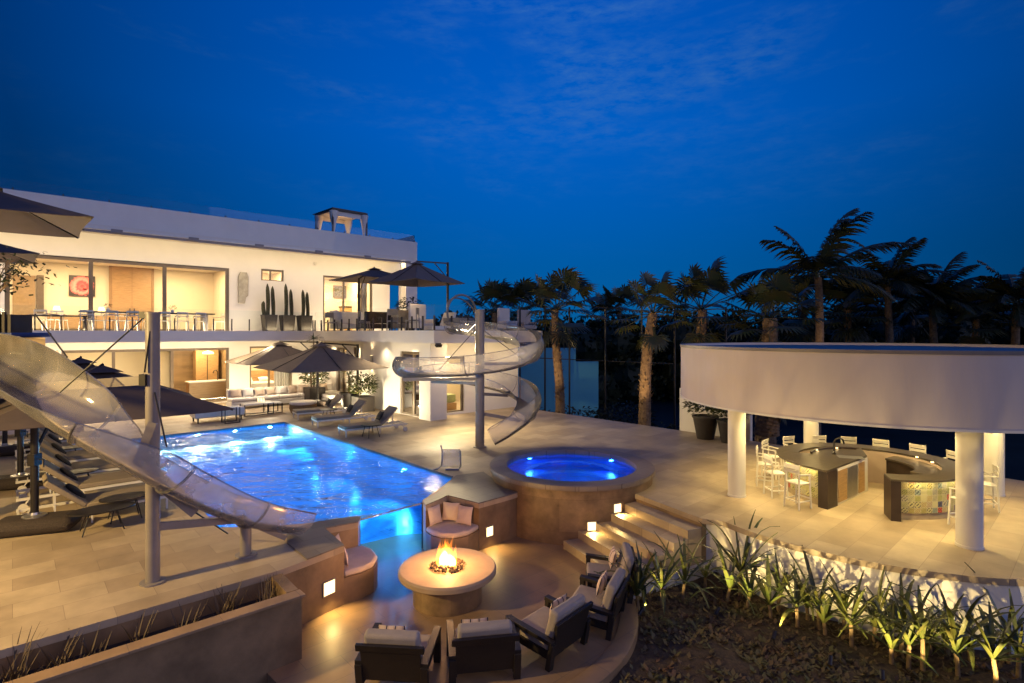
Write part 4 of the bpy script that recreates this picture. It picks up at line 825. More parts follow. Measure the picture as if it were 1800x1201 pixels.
# ------------------------------------------------------------------ water slides
def slide_path(pts,n=8):
    """Catmull-Rom through (x,y,z,roll,radius,open)"""
    out_=[]; P4=[pts[0]]+list(pts)+[pts[-1]]
    for i in range(1,len(P4)-2):
        for k in range(n):
            t=k/n; a,b,c,d=P4[i-1],P4[i],P4[i+1],P4[i+2]
            out_.append([.5*((2*b[j])+(-a[j]+c[j])*t+(2*a[j]-5*b[j]+4*c[j]-d[j])*t*t+(-a[j]+3*b[j]-3*c[j]+d[j])*t**3) for j in range(6)])
    out_.append(list(pts[-1])); return out_
def trough(path,par,name='trough_section',ringevery=16,mt=SLIDE,th=.022,clear=0):
    K_=22; frames=[]
    for i,p in enumerate(path):
        a=Vector(path[max(i-1,0)][:3]); b=Vector(path[min(i+1,len(path)-1)][:3]); d=(b-a).normalized(); up=Vector((0,0,1)); s_=d.cross(up).normalized(); u=s_.cross(d)
        s2=s_*math.cos(p[3])+u*math.sin(p[3]); u2=u*math.cos(p[3])-s_*math.sin(p[3]); frames.append((Vector(p[:3]),s2,u2,p[4],p[5],d))
    secs=[list(range(i,min(i+ringevery,len(path)-1)+1)) for i in range(0,len(path)-1,ringevery)]
    for sc in secs:
        m=MB(); vs=[]; 
        for i in sc:
            o_,s_,u,r_,op,d=frames[i]; tot=2*PI-op
            for side in (0,1):
                rr=r_-side*th
                for k in range(K_+1):
                    a_=-PI/2-tot/2+tot*k/K_; vs.append(o_+s_*math.cos(a_)*rr+u*math.sin(a_)*rr)
        q=2*(K_+1); fs=[]; n=len(sc)
        for j in range(n-1):
            for k in range(K_):
                a=j*q+k; fs.append((a,a+q,a+q+1,a+1)); a+=K_+1; fs.append((a,a+1,a+q+1,a+q))
            for k0 in (0,K_):
                a=j*q+k0; b=a+K_+1; fs.append((a,b,b+q,a+q) if k0==0 else (a,a+q,b+q,b))
        for j in (0,n-1):
            for k in range(K_):
                a=j*q+k; b=a+K_+1; fs.append((a,a+1,b+1,b) if j==0 else (a,b,b+1,a+1))
        m.add(vs,fs); m.build(name,SLIDEC if sc[0]<clear else mt,par,smooth=True)
        # flange at the joint
        o_,s_,u,r_,op,d=frames[sc[0]]; tot=2*PI-op; m=MB()
        m.tube([o_+s_*math.cos(-PI/2-tot/2+tot*k/K_)*(r_+.02)+u*math.sin(-PI/2-tot/2+tot*k/K_)*(r_+.02) for k in range(K_+1)],.022,6); m.build('joint_ring',CLEARS,par,smooth=True)
    # lips along the two edges
    for sgn in (-1,1):
        m=MB(); m.tube([f[0]+f[1]*math.cos(-PI/2+sgn*(2*PI-f[4])/2)*f[3]+f[2]*math.sin(-PI/2+sgn*(2*PI-f[4])/2)*f[3] for f in frames],.014,6); m.build('edge_lip',CLEARS,par,smooth=True)
OP=R(165)
sA_=thing('water_slide','clear open water slide sweeping down from the left platform into the pool','water slide')
def PP(px,py,Y,roll=0,r=.5,op=OP): p=P(px,py,Y); return (p.x,p.y,p.z,roll,r,op)
pathA=slide_path([PP(-75,600,10.6,-.2,.52),PP(-20,618,9.8,-.35,.52),PP(40,648,9.3,-.45,.52),PP(105,690,9.0,-.38,.52),PP(172,732,8.95,-.2,.51),PP(245,775,9.2,-.1,.5),PP(315,820,9.7,0,.48),PP(385,858,10.3,0,.47),PP(445,884,10.9,0,.46),PP(500,898,11.55,0,.45),PP(528,904,11.95,0,.44)],8)
trough(pathA,sA_,clear=30)
def post(par,px,base_y,top_y,r_,z=0):
    g=G(px,base_y); zt=H-(top_y-HY)*g.y/F
    MB().tube([(g.x,g.y,0),(g.x,g.y,zt)],r_,28).build('post',METAL,par,smooth=True); MB().lathe([(r_+.09,0),(r_+.09,.03),(r_,.03)],(g.x,g.y,0),28).build('base_plate',METAL,par)
    MB().lathe([(r_+.012,zt-.03),(r_+.012,zt+.01),(.001,zt+.012)],(g.x,g.y,0),28).build('post_cap',METAL,par); return g,zt
g1,z1_=post(sA_,268.5,1024,550,.112)
g2,z2_=post(sA_,432,976,918,.105)
def pt(t): return Vector(pathA[min(len(pathA)-1,int(t*8))][:3])
bm=MB(); bm.beam((g1.x,g1.y,.98),(g2.x,g2.y,.72),.10,.13); bm.build('cross_beam',METAL,sA_)
bm=MB(); e9=pt(9); bm.beam((g2.x,g2.y,.66),(e9.x+.05,e9.y-.1,.10),.10,.10); bm.build('cross_beam',METAL,sA_)
a1=P(262,668,g1.y-.02); a0=P(55,682,10.2); MB().beam(a1,a0,.14,.16).build('arm',METAL,sA_)
a1=P(270,742,g1.y-.05); a0=P(222,775,9.3); MB().beam(a1,(pt(5)+Vector((-.25,.3,-.5))),.12,.14).build('arm',METAL,sA_)
a1=P(284,846,g1.y); b1=P(342,902,10.0); MB().beam((g1.x,g1.y,H-(842-585)*g1.y/F),b1,.11,.16).build('arm',METAL,sA_)
for p,q in ((P(256,556,g1.y),P(105,690,9.3)),(P(264,582,g1.y-.1),P(254,655,g1.y-.15)),(P(272,690,g1.y-.1),P(293,786,9.3)),(P(342,900,10.0),P(400,938,11.2)),(P(62,553,9.9),P(118,628,9.2))):
    MB().tube([p,q],.014,6).build('stay_cable',DMETAL,sA_)
MB().cb(P(256,554,g1.y),(.16,.12,.12)).build('bracket',DMETAL,sA_); MB().cb(P(253,668,g1.y-.1),(.11,.11,.2)).build('bracket',DMETAL,sA_)
# dark blue landing mat at the top
k=thing('landing_mat','dark blue mat lying at the top of the slide at the left edge','mat',(-11.0,11.3,4.31))
MB().box(-1.6,.9,-.28,.7,0,.09).build('pad',mat('navy_vinyl',(.03,.05,.16),.35,ns=3,var=.1),k,bevel=.03,seg=3)
# --- spiral slide beside the terrace
sB_=thing('spiral_slide','clear spiral water slide winding round a grey pole beside the upper terrace','water slide')
o2=R(150)
pb_=[(-2.9,26.6,4.85),(-1.5,25.2,4.7),(-.1,24.1,4.45),(.75,22.8,4.1),(.65,21.4,3.72),(-.3,20.55,3.45),(-1.7,20.4,3.28),(-3.1,20.8,3.2),(-4.15,21.7,3.12),(-4.35,22.8,3.0),(-3.3,23.5,2.85),(-1.6,23.6,2.6),(-.1,23.1,2.25),(.65,22.0,1.85),(.45,20.9,1.45),(-.25,20.25,1.02),(-.85,20.1,.70)]
ro=[-.1,-.15,-.2,-.4,-.45,-.4,-.3,-.3,-.45,-.5,-.4,-.3,-.35,-.5,-.5,-.4,-.2]
pathB=slide_path([(p[0],p[1],p[2],ro[i],.50,o2) for i,p in enumerate(pb_)],8)
trough(pathB,sB_,clear=9999)
gp=G(843.5,786); zt=H-(545-585)*gp.y/F
MB().tube([(gp.x,gp.y,0),(gp.x,gp.y,zt)],.175,28).build('post',METAL,sB_,smooth=True); MB().lathe([(.26,0),(.26,.03),(.17,.03)],(gp.x,gp.y,0),28).build('base_plate',METAL,sB_)
MB().lathe([(.19,zt-.03),(.19,zt+.01),(.001,zt+.012)],(gp.x,gp.y,0),28).build('post_cap',METAL,sB_)
for p,q in (((gp.x,gp.y,2.62),(-4.3,21.6,2.55)),((gp.x,gp.y,2.45),(-3.4,23.2,2.32)),((gp.x,gp.y,3.2),(.5,21.6,3.2)),((gp.x,gp.y,1.3),(.3,21.2,1.0)),((gp.x,gp.y,2.05),(-.2,23,1.75))):
    MB().beam(p,q,.10,.12).build('arm',METAL,sB_)
for p,q in (((gp.x,gp.y,4.7),(-3.0,20.9,2.75)),((gp.x,gp.y,4.6),(.5,21.4,3.3)),((gp.x,gp.y,4.9),(-2.2,25.6,4.3))):
    MB().tube([p,q],.014,6).build('stay_cable',DMETAL,sB_)
# clear hand-rail panel at the pool edge
hp=G(790,826); hr=thing('exit_rail','small clear panel with steel grab rails at the pool corner','grab rail',hp,R(-8))
MB().tube([(-.28,0,.78),(-.22,0,.55),(-.26,.0,.12),(-.38,-.05,.02),(-.5,-.1,.02)],.025,8).build('rail',STEEL,hr,smooth=True)
MB().tube([(.34,.05,.62),(.36,.05,.12),(.30,.0,.02),(-.1,-.1,.03)],.025,8).build('rail',STEEL,hr,smooth=True)
MB().box(-.26,.34,.0,.015,.08,.66).build('panel',CLEARS,hr,rz=R(5))
# ------------------------------------------------------------------ bar
bar=thing('bar_counter','round dark stone bar counter with patterned tile front inside the pavilion','bar',PC)
ZB=.98
def seg_top(m,r0,r1,a0,a1,z0,z1,n=60):
    po=[(r1*math.cos(R(a0+(a1-a0)*k/n)),r1*math.sin(R(a0+(a1-a0)*k/n))) for k in range(n+1)]; pi=[(r0*math.cos(R(a0+(a1-a0)*k/n)),r0*math.sin(R(a0+(a1-a0)*k/n))) for k in range(n,-1,-1)]
    return m.prism(po+pi,z0,z1)
AE=215.0; AS=-110.0
top=seg_top(MB(),1.62,2.18,AS,152,ZB-.05,ZB,80)
top.build('counter_top',COUNTER,bar,bevel=.008)
# left end: broad worktop running from the outer edge to the sink corner
lt=[(2.18*math.cos(R(152+(AE-152)*k/24)),2.18*math.sin(R(152+(AE-152)*k/24))) for k in range(25)]+[(.28,.40)]+[(.75,1.40)]+[(1.30*math.cos(R(t)),1.30*math.sin(R(t))) for t in (70,85,100,115,130,145)]+[(1.62*math.cos(R(152)),1.62*math.sin(R(152)))]
MB().prism(lt,ZB-.052,ZB-.002).build('worktop',COUNTER,bar,bevel=.008)
# inner lower worktop on the right
seg_top(MB(),1.05,1.60,-60,32,ZB-.16,ZB-.11,40).build('worktop',COUNTER,bar)
seg_top(MB(),1.12,1.58,-60,32,0,ZB-.17,30).build('inner_cabinet',PANELD,bar)
# core wall: plaster inside, tile outside
seg_top(MB(),1.62,1.72,-104,208,0,ZB-.06,90).build('inner_wall',mat('inner_plaster',(.60,.46,.36),.7,ns=2,var=.06),bar)
# tile panels: every tile is its own colour and motif in one procedural material
tm=bpy.data.materials.new('patterned_tile'); tm.use_nodes=True; t=tm.node_tree; n=t.nodes; l=t.links; pbn=n['Principled BSDF']; pbn.inputs['Roughness'].default_value=.3
tcn=n.new('ShaderNodeTexCoord'); sp=n.new('ShaderNodeSeparateXYZ'); l.new(tcn.outputs['Object'],sp.inputs[0])
def MN(op,a,b=None):
    k=n.new('ShaderNodeMath'); k.operation=op
    for i,v in enumerate((a,b)):
        if v is None: continue
        if isinstance(v,(int,float)): k.inputs[i].default_value=v
        else: l.new(v,k.inputs[i])
    return k.outputs[0]
at=MN('ARCTAN2',sp.outputs['Y'],sp.outputs['X']); u=MN('MULTIPLY',at,2.02/.145); v=MN('DIVIDE',sp.outputs['Z'],.145)
fu=MN('FRACT',u); fv=MN('FRACT',v); cu=MN('FLOOR',u); cv=MN('FLOOR',v)
cbn=n.new('ShaderNodeCombineXYZ'); l.new(cu,cbn.inputs[0]); l.new(cv,cbn.inputs[1]); wn=n.new('ShaderNodeTexWhiteNoise'); l.new(cbn.outputs[0],wn.inputs[0])
cb2=n.new('ShaderNodeCombineXYZ'); l.new(cv,cb2.inputs[0]); l.new(cu,cb2.inputs[1]); wn2=n.new('ShaderNodeTexWhiteNoise'); l.new(cb2.outputs[0],wn2.inputs[0])
rpb=n.new('ShaderNodeValToRGB'); rpb.color_ramp.interpolation='CONSTANT'; e=rpb.color_ramp.elements; e[0].position=0; e[0].color=(.46,.42,.20,1); e[1].position=.42; e[1].color=(.36,.35,.12,1)
for p_,c_ in ((.62,(.52,.07,.03,1)),(.655,(.05,.06,.13,1)),(.69,(.25,.30,.26,1)),(.75,(.42,.38,.26,1)),(.88,(.22,.07,.04,1)),(.91,(.40,.34,.12,1))): k=e.new(p_); k.color=c_
l.new(wn.outputs['Value'],rpb.inputs[0])
rpm=n.new('ShaderNodeValToRGB'); rpm.color_ramp.interpolation='CONSTANT'; e=rpm.color_ramp.elements; e[0].position=0; e[0].color=(.03,.025,.03,1); e[1].position=.5; e[1].color=(.45,.42,.30,1)
for p_,c_ in ((.58,(.22,.08,.03,1)),(.66,(.06,.08,.12,1)),(.74,(.10,.11,.05,1))): k=e.new(p_); k.color=c_
l.new(wn2.outputs['Value'],rpm.inputs[0])
du=MN('SUBTRACT',fu,.5); dv=MN('SUBTRACT',fv,.5); r2=MN('SQRT',MN('ADD',MN('MULTIPLY',du,du),MN('MULTIPLY',dv,dv)))
frq=MN('MULTIPLY_ADD' if 0 else 'MULTIPLY',wn2.outputs['Value'],22); pet=MN('SINE',MN('MULTIPLY',r2,MN('ADD',frq,14))); pr_=MN('MULTIPLY',MN('SINE',MN('MULTIPLY',du,MN('ADD',frq,8))),MN('SINE',MN('MULTIPLY',dv,MN('ADD',frq,8))))
pat=MN('GREATER_THAN',MN('ADD',MN('MULTIPLY',pet,.6),pr_),.35)
mixm=n.new('ShaderNodeMix'); mixm.data_type='RGBA'; l.new(pat,mixm.inputs[0]); l.new(rpb.outputs[0],mixm.inputs[6]); l.new(rpm.outputs[0],mixm.inputs[7])
ed=MN('GREATER_THAN',MN('MAXIMUM',MN('ABSOLUTE',du),MN('ABSOLUTE',dv)),.455)
mixg=n.new('ShaderNodeMix'); mixg.data_type='RGBA'; l.new(ed,mixg.inputs[0]); l.new(mixm.outputs[2],mixg.inputs[6]); mixg.inputs[7].default_value=(.42,.38,.25,1); l.new(mixg.outputs[2],pbn.inputs['Base Color'])
seg_top(MB(),1.723,2.0,-104,208,.16,ZB-.06,120).build('tile_front',tm,bar)
seg_top(MB(),1.70,1.97,-104,208,0,.158,120).build('plinth',mat('plinth_stone',(.42,.34,.22),.6),bar)
# end panels
seg_top(MB(),1.60,2.16,-110,-104.5,0,ZB-.05,6).build('end_panel',PANELD,bar)
seg_top(MB(),1.62,2.14,208.5,AE,0,ZB-.053,6).build('end_panel',PANELD,bar)
e0=Vector((2.14*math.cos(R(AE)),2.14*math.sin(R(AE)))); e1=Vector((.30,.40)); dd=(e1-e0); L_=dd.length; dn=dd.normalized(); nn=Vector((dn.y,-dn.x))
m=MB(); m.prism([e0,e0+dn*.55,e0+dn*.55-nn*.06,e0-nn*.06],0,ZB-.053); m.build('end_panel',PANELD,bar)
m=MB(); m.prism([e0+dn*.56,e1,e1-nn*.05,e0+dn*.56-nn*.05],.0,ZB-.053); m.build('cabinet_frame',WPAINT,bar)
for s0,s1,mm in ((.62,1.15,WOOD),(1.95,2.35,WOOD)):
    m=MB(); m.prism([e0+dn*s0+nn*.02,e0+dn*min(s1,L_-.05)+nn*.02,e0+dn*min(s1,L_-.05),e0+dn*s0],.06,ZB-.12); m.build('cabinet_door',mm,bar)
m=MB(); m.prism([e0+dn*1.2+nn*.02,e0+dn*1.85+nn*.02,e0+dn*1.85,e0+dn*1.2],.06,ZB-.12); m.build('fridge_door',STEEL,bar)
# back edge of the left worktop: raised lip with shelf lights
seg_top(MB(),1.28,1.34,68,150,ZB,ZB+.05,30).build('ledge',PANELD,bar)
fa=thing('bar_tap','black gooseneck tap at the bar sink','tap',(PC.x-.55,PC.y+.55,ZB))
MB().tube([(0,0,0),(0,0,.33),(.04,-.01,.42),(.13,-.03,.47),(.22,-.05,.42),(.25,-.055,.30)],.022,10).build('spout',DMETAL,fa,smooth=True); MB().lathe([(.045,0),(.045,.06),(.025,.08)],(0,0,0),16).build('base',DMETAL,fa,smooth=True)
m=MB(); m.cb((-.30,.20,ZB+.002),(.62,.38,.006),R(-20)); m.build('sink',STEEL,bar)
lp=MB()
for t in (128,92,8,-14):
    rr=1.30 if t>60 else 1.58; x,y=rr*math.cos(R(t)),rr*math.sin(R(t)); lp.cb((x*.98,y*.98,ZB+.0 if t<60 else ZB+.03),(.05,.05,.03)); light('SPOT',(PC.x+x*.95,PC.y+y*.95,ZB+.01),5,(1,.72,.36),.02,aim=(PC.x+x*.8,PC.y+y*.8,0),angle=110,name='bar_lamp')
lp.build('shelf_light',LITW,bar)
# under-counter glow on the tiles
for t in range(-90,205,24):
    x,y=2.10*math.cos(R(t)),2.10*math.sin(R(t)); light('AREA',(PC.x+x,PC.y+y,ZB-.08),3.6,(1,.78,.34),sx=.7,sy=.05,aim=(PC.x+x*.93,PC.y+y*.93,0),name='counter_strip')
# bar stools
def make_stool():
    t=thing('bar_stool','','bar stool',(0,0,0),0,'white bar stools around the bar')
    for sx_ in (-1,1):
        for sy_ in (-1,1):
            MB().beam((sx_*.24,sy_*.24,0),(sx_*.21,sy_*.20,.98 if sy_>0 else .93),.035,.035).build('leg',WPAINT,t)
    m=MB(); m.cb((0,0,.70),(.46,.44,.035)); m.build('seat',WPAINT,t,bevel=.01)
    m=MB(); m.cb((0,.225,1.03),(.48,.03,.09),rx=.12); m.cb((0,.235,1.16),(.48,.03,.13),rx=.12)
    m.cb((-.225,.225,1.1),(.03,.03,.28),rx=.12); m.cb((.225,.225,1.1),(.03,.03,.28),rx=.12); m.build('backrest',WPAINT,t,bevel=.008)
    for sx_ in (-1,1): MB().beam((sx_*.235,-.22,.94),(sx_*.235,.22,.97),.045,.03).build('armrest',WPAINT,t)
    m=MB(); m.beam((-.23,-.22,.28),(.23,-.22,.28),.03); m.beam((-.23,.22,.22),(.23,.22,.22),.03); m.beam((-.23,-.22,.22),(-.23,.22,.22),.03); m.beam((.23,-.22,.22),(.23,.22,.22),.03); m.build('footrest',WPAINT,t)
    return t
stool=make_stool(); stang=[203,182,158,132,107,85,67,49,29,8,-28,-74]
slab=['white bar stool nearest the front left column, seat fully in view','white bar stool at the far left of the bar, second from the front','white bar stool at the left rear of the bar, third round the curve','white bar stool in front of the rear round column','white bar stool tucked behind the bar tap','white bar stool just right of the rear column behind the counter','white bar stool centred behind the bar sink','white bar stool behind the middle of the bar opening','white bar stool behind the right lower worktop','white bar stool behind the bar close to the front right column','white bar stool standing in the open right of the front right column','white bar stool in front of the patterned tiles, half hidden by the column']
for i,a_ in enumerate(stang):
    r_=2.5 if i else 2.6; loc=(PC.x+r_*math.cos(R(a_)),PC.y+r_*math.sin(R(a_)),0); rz=R(a_)-PI/2
    o=stool if i==0 else dup(stool)
    o.location=loc; o.rotation_euler.z=rz; o['label']=slab[i]; o.scale=(.9,.9,.9)
# ------------------------------------------------------------------ pit armchairs
def make_arm():
    t=thing('armchair','','armchair',(0,0,0),0,'dark wood armchairs round the fire pit')
    # faces -y
    for s_ in (-1,1):
        MB().beam((s_*.56,-.50,.60),(s_*.56,.52,.50),.13,.075).build('armrest',WOODD,t,bevel=.006)
        MB().beam((s_*.56,-.46,0),(s_*.56,-.44,.57),.10,.12).build('leg',WOODD,t,bevel=.006)
        MB().beam((s_*.56,.42,0),(s_*.56,.50,.48),.10,.12).build('leg',WOODD,t,bevel=.006)
        MB().beam((s_*.50,-.44,.27),(s_*.50,.46,.20),.04,.14).build('side_rail',WOODD,t)
    m=MB(); m.cb((0,.50,.50),(1.02,.05,.64),rx=-.24); m.cb((0,.585,.80),(1.16,.06,.12),rx=-.24); m.build('back_frame',WOODD,t,bevel=.006)
    m=MB(); m.cb((0,-.46,.27),(1.02,.05,.15)); m.cb((0,.0,.22),(.98,.9,.03),rx=-.06); m.build('seat_frame',WOODD,t)
    m=MB(); m.cb((0,-.05,.36),(.96,.88,.20),rx=-.06); m.build('seat_cushion',CHCUSH,t,bevel=.05,seg=3,smooth=True)
    m=MB(); m.cb((0,.38,.69),(.94,.20,.66),rx=-.26); m.build('back_cushion',CHCUSH,t,bevel=.06,seg=3,smooth=True)
    return t
SM=bpy.data.materials.new('striped_fabric'); SM.use_nodes=True; n=SM.node_tree.nodes; l=SM.node_tree.links; wv=n.new('ShaderNodeTexWave'); wv.inputs['Scale'].default_value=2.2; wv.inputs['Distortion'].default_value=.4; wv.bands_direction='X'
tcn=n.new('ShaderNodeTexCoord'); l.new(tcn.outputs['Object'],wv.inputs[0]); rpn=n.new('ShaderNodeValToRGB'); rpn.color_ramp.interpolation='CONSTANT'; e=rpn.color_ramp.elements; e[0].position=0; e[0].color=(.58,.46,.38,1); e[1].position=.93; e[1].color=(.05,.04,.05,1)
k=e.new(.62); k.color=(.35,.22,.17,1); k=e.new(.75); k.color=(.58,.46,.38,1)
l.new(wv.outputs[0],rpn.inputs[0]); l.new(rpn.outputs[0],n['Principled BSDF'].inputs['Base Color']); n['Principled BSDF'].inputs['Roughness'].default_value=.9
ac=make_arm()
chairs=[(-1.83,8.93,'leftmost dark armchair with pale cushions, back turned to the camera'),(-.50,9.17,'dark armchair second from the left, back to the camera'),(.66,9.72,'dark armchair in the middle of the row, turned toward the fire'),(1.62,10.62,'dark armchair second from the stairs with a striped pillow'),(2.08,11.80,'dark armchair nearest the stairs with a striped pillow')]
aim_=[(-1.6,11.5),(-.9,11.6),(-1.35,11.47),(-1.2,11.9),(-1.6,12.2)]
for i,(x,y,lb) in enumerate(chairs):
    o=ac if i==0 else dup(ac); d=(Vector(aim_[i])-Vector((x,y))).normalized(); rz=math.atan2(d.y,d.x)+PI/2
    o.location=(x,y,ZP); o.rotation_euler.z=rz; o['label']=lb; o.scale=(.93,)*3
    q=Vector((x,y,ZP+.70))+Vector((d.x,d.y,0))*-.10+Vector((-d.y,d.x,0))*(.14 if i in(1,) else (.10 if i==0 else -.12))
    pw__=pillow(q,rz,-.25,SM,w=.46,h=.40,t=.15); tag(pw__,['black and white striped pillow in the leftmost armchair','small striped pillow in the second armchair from the left','pale striped pillow in the middle armchair','long striped pillow in the armchair second from the stairs','striped pillow in the armchair nearest the stairs'][i],'pillow',group='striped pillows in the armchairs')
# ------------------------------------------------------------------ loungers
def make_lounger(L_=2.5,w=.86,head=True):
    t=thing('sun_lounger','','sun lounger',(0,0,0),0)
    m=MB()
    for s_ in (-1,1): m.beam((0,s_*w/2,.30),(L_+.35,s_*w/2,.30),.045,.06)
    for x in (0.02,L_*.5,L_+.32): m.beam((x,-w/2,.30),(x,w/2,.30),.045,.05)
    m.build('frame',WPAINT,t)
    for x in (.06,L_*.62):
        for s_ in (-1,1): MB().beam((x,s_*w/2,0),(x,s_*w/2,.29),.04).build('leg',WPAINT,t)
    for s_ in (-1,1): MB().tube([(L_+.22,s_*(w/2+.02),.10),(L_+.22,s_*(w/2+.07),.10)],.10,16).build('wheel',WPAINT,t,smooth=True); 
    m=MB()
    for s_ in (-1,1): m.beam((L_+.22,s_*w/2,.10),(L_+.10,s_*w/2,.30),.03)
    m=MB() if 0 else m; m.beam((L_+.10,-w/2+.02,.32),(L_+.10,w/2-.02,.32),.025); m.beam((L_*.66+.55,-w*.3,.32),(L_*.66+.55,-w*.3,.75),.025); m.beam((L_*.66+.55,w*.3,.32),(L_*.66+.55,w*.3,.75),.025); m.beam((L_*.66+.55,-w*.5,.32),(L_*.66+.55,w*.5,.32),.025); m.build('strut',WPAINT,t)
    m=MB(); m.cb((L_*.33,0,.39),(L_*.66,w-.02,.12)); m.build('mattress',GREYF,t,bevel=.03,seg=3,smooth=True)
    a_=R(42); ln=.98; m=MB(); m.cb((L_*.66+math.cos(a_)*ln/2,0,.40+math.sin(a_)*ln/2),(ln,w-.02,.12),ry=-a_); m.build('backrest',GREYF,t,bevel=.03,seg=3,smooth=True)
    return t
lg=make_lounger()
rl=[(598,768,'right hand sun lounger nearest the camera of the three beside the pool'),(549.5,751,'middle sun lounger of the three beside the pool'),(515.5,737.5,'sun lounger farthest from the camera of the three beside the pool')]
for i,(px,py,lb) in enumerate(rl):
    g=G(px,py); o=lg if i==0 else dup(lg); o.location=(g.x,g.y+.15,0); o.rotation_euler.z=R(36); o['label']=lb; o['group']='grey sun loungers right of the pool'
    d=Vector((math.cos(R(36)),math.sin(R(36)),0)); p=Vector((g.x,g.y+.15,0))+d*1.72+Vector((0,0,.72)); tag(pillow(p,R(36)-PI/2,-.55,BLACKF,w=.52,h=.42,t=.14),['black pillow on the sun lounger nearest the camera by the pool','black pillow on the middle sun lounger by the pool','black pillow on the farthest sun lounger by the pool'][i],'pillow',group='black pillows on the right loungers')
# left row: heads toward the camera-left, feet toward the pool
row=[0,2.1,4.25,6.4,8.6,10.8]
labs=['nearest','second nearest','third nearest','fourth nearest','fifth nearest','farthest']; LF=Vector((-8.95,14.1,0))
rnd_cush=MB(); rnd_cush.lathe([(.001,.07),(.14,.065),(.24,.04),(.27,0),(.24,-.04),(.14,-.065),(.001,-.07)],(0,0,0),24)
for i,s_ in enumerate(row):
    foot=LF+B*s_
    o=dup(lg,scale=(1,1.2,1)); o.location=foot; o.rotation_euler.z=ROT+PI; o['label']='beige sun lounger in the left row, %s to the camera'%labs[i]; o['group']='beige sun loungers left of the pool'
    p=foot-A*(2.5*.66+.16)+Vector((0,0,.66))
    c=rnd_cush.build('round_cushion',BLACKF,None,smooth=True,loc=p) if i==0 else rc0.copy()
    if i==0: rc0=c
    else: COL.objects.link(c); c.location=p
    c.rotation_euler=(Matrix.Rotation(ROT,4,'Z')@Matrix.Rotation(R(48),4,'Y')).to_euler()
    tag(c,'round black head cushion on the %s left lounger'%labs[i],'cushion',group='round black cushions on the left loungers')
# low side tables
def side_table(loc,label,rx_=.62,ry_=.36,h=.46,rz=ROT,cat='side table'):
    t=thing('side_table',label,cat,loc,rz,'low dark side tables')
    m=MB(); m.lathe([(.001,h+.03),(1,h+.03),(1,h),(.001,h)],(0,0,0),32); m.v=[(x*rx_,y*ry_,z) for x,y,z in m.v]; m.build('table_top',DMETAL,t)
    for k in range(4):
        a_=PI/4+k*PI/2; MB().tube([(rx_*.55*math.cos(a_),ry_*.6*math.sin(a_),h),(rx_*.85*math.cos(a_),ry_*.95*math.sin(a_),0)],.014,6).build('leg',DMETAL,t)
    return t
side_table(G(166,935)+Vector((.1,.1,0)),'low dark oval table nearest the camera beside the left loungers')
side_table(G(206,915)+Vector((.1,.12,0)),'low dark round table just behind the nearest oval table',rx_=.5,ry_=.34,h=.50)
side_table(LF+B*3.2-A*1.5,'low dark table between the second and third left loungers',rx_=.42,ry_=.32)
side_table(LF+B*7.5-A*1.5,'low dark table between the fourth and fifth left loungers',rx_=.42,ry_=.32)
for i,(px,py,lb) in enumerate(((652,768,'dark wire table beside the nearest poolside lounger'),(578,738,'dark wire table between the two farther poolside loungers'))):
    t=side_table(G(px,py),lb,rx_=.42,ry_=.42,h=.5)
# ------------------------------------------------------------------ villa-side furniture on the pool deck
SY=-1.5
sf=thing('sectional_sofa','long white L shaped sectional sofa full of cushions in front of the villa','sofa',W3(hx(402,SY),SY),ROT)
# local x along facade; L toward the pool on the right
LX=6.2
m=MB(); m.box(0,LX,-.55,.55,.12,.40); m.box(LX-1.3,LX,-2.6,-.56,.12,.40); m.build('base',WPAINT,sf,bevel=.03)
for k in range(5):
    MB().box(k*1.32+.01,k*1.32+1.30,-.55,.40,.41,.62).build('seat_cushion',CREAM,sf,bevel=.07,seg=3,smooth=True)
MB().box(LX-1.28,LX-.02,-2.6,-.57,.41,.62).build('seat_cushion',CREAM,sf,bevel=.07,seg=3,smooth=True)
for k in range(5):
    MB().cb((k*1.32+.66,.46,.80),(1.28,.26,.56),rx=-.12).build('back_cushion',CREAM,sf,bevel=.09,seg=3,smooth=True)
rs=random.Random(5)
for k in range(9):
    p=W3(hx(402,SY)+.45+k*.66,SY+.22,0); o=pillow(Vector((p.x,p.y,.86)),ROT+rs.uniform(-.3,.3),-.3,ROSE if k%3!=1 else CREAM,w=.62,h=.52,t=.2)
    tag(o,'%s pillow on the white sectional sofa, %s from its left end'%('rose' if k%3!=1 else 'cream',['leftmost','second','third','fourth','fifth','sixth','seventh','eighth','rightmost'][k] if k not in (0,8) else ('leftmost, farthest' if k==0 else 'rightmost, farthest')),'pillow',group='pillows along the sectional sofa')
ot=thing('ottoman','round woven ottoman with cream top at the corner of the sectional sofa','ottoman',G(528,727)+Vector((0,.4,0)))
MB().lathe([(.001,.0),(.62,0),(.72,.25),(.70,.48),(.001,.48)],(0,0,0),32).build('base',mat('woven_rattan',(.28,.17,.07),.8,ns=30,var=.3,bump=1,bs=50),ot,smooth=True)
MB().lathe([(.69,.48),(.73,.55),(.70,.62),(.001,.66)],(0,0,0),32).build('cushion',CREAM,ot,smooth=True)
def wire_table(loc,label,w,d,h,rz=ROT):
    t=thing('coffee_table',label,'coffee table',loc,rz,'black wire frame coffee tables')
    MB().box(-w/2,w/2,-d/2,d/2,h-.03,h).build('table_top',CREAM if 0 else WPAINT,t)
    m=MB()
    for sx_ in (-1,1):
        for sy_ in (-1,1): m.box(sx_*w/2-.02*(sx_+1),sx_*w/2+.02*(1-sx_),sy_*d/2-.02*(sy_+1),sy_*d/2+.02*(1-sy_),0,h-.032)
    for s_ in (-1,1): m.box(-w/2+.045,w/2-.045,s_*d/2-.02*(s_+1),s_*d/2+.02*(1-s_),.001,.035)
    m.build('frame',DMETAL,t); return t
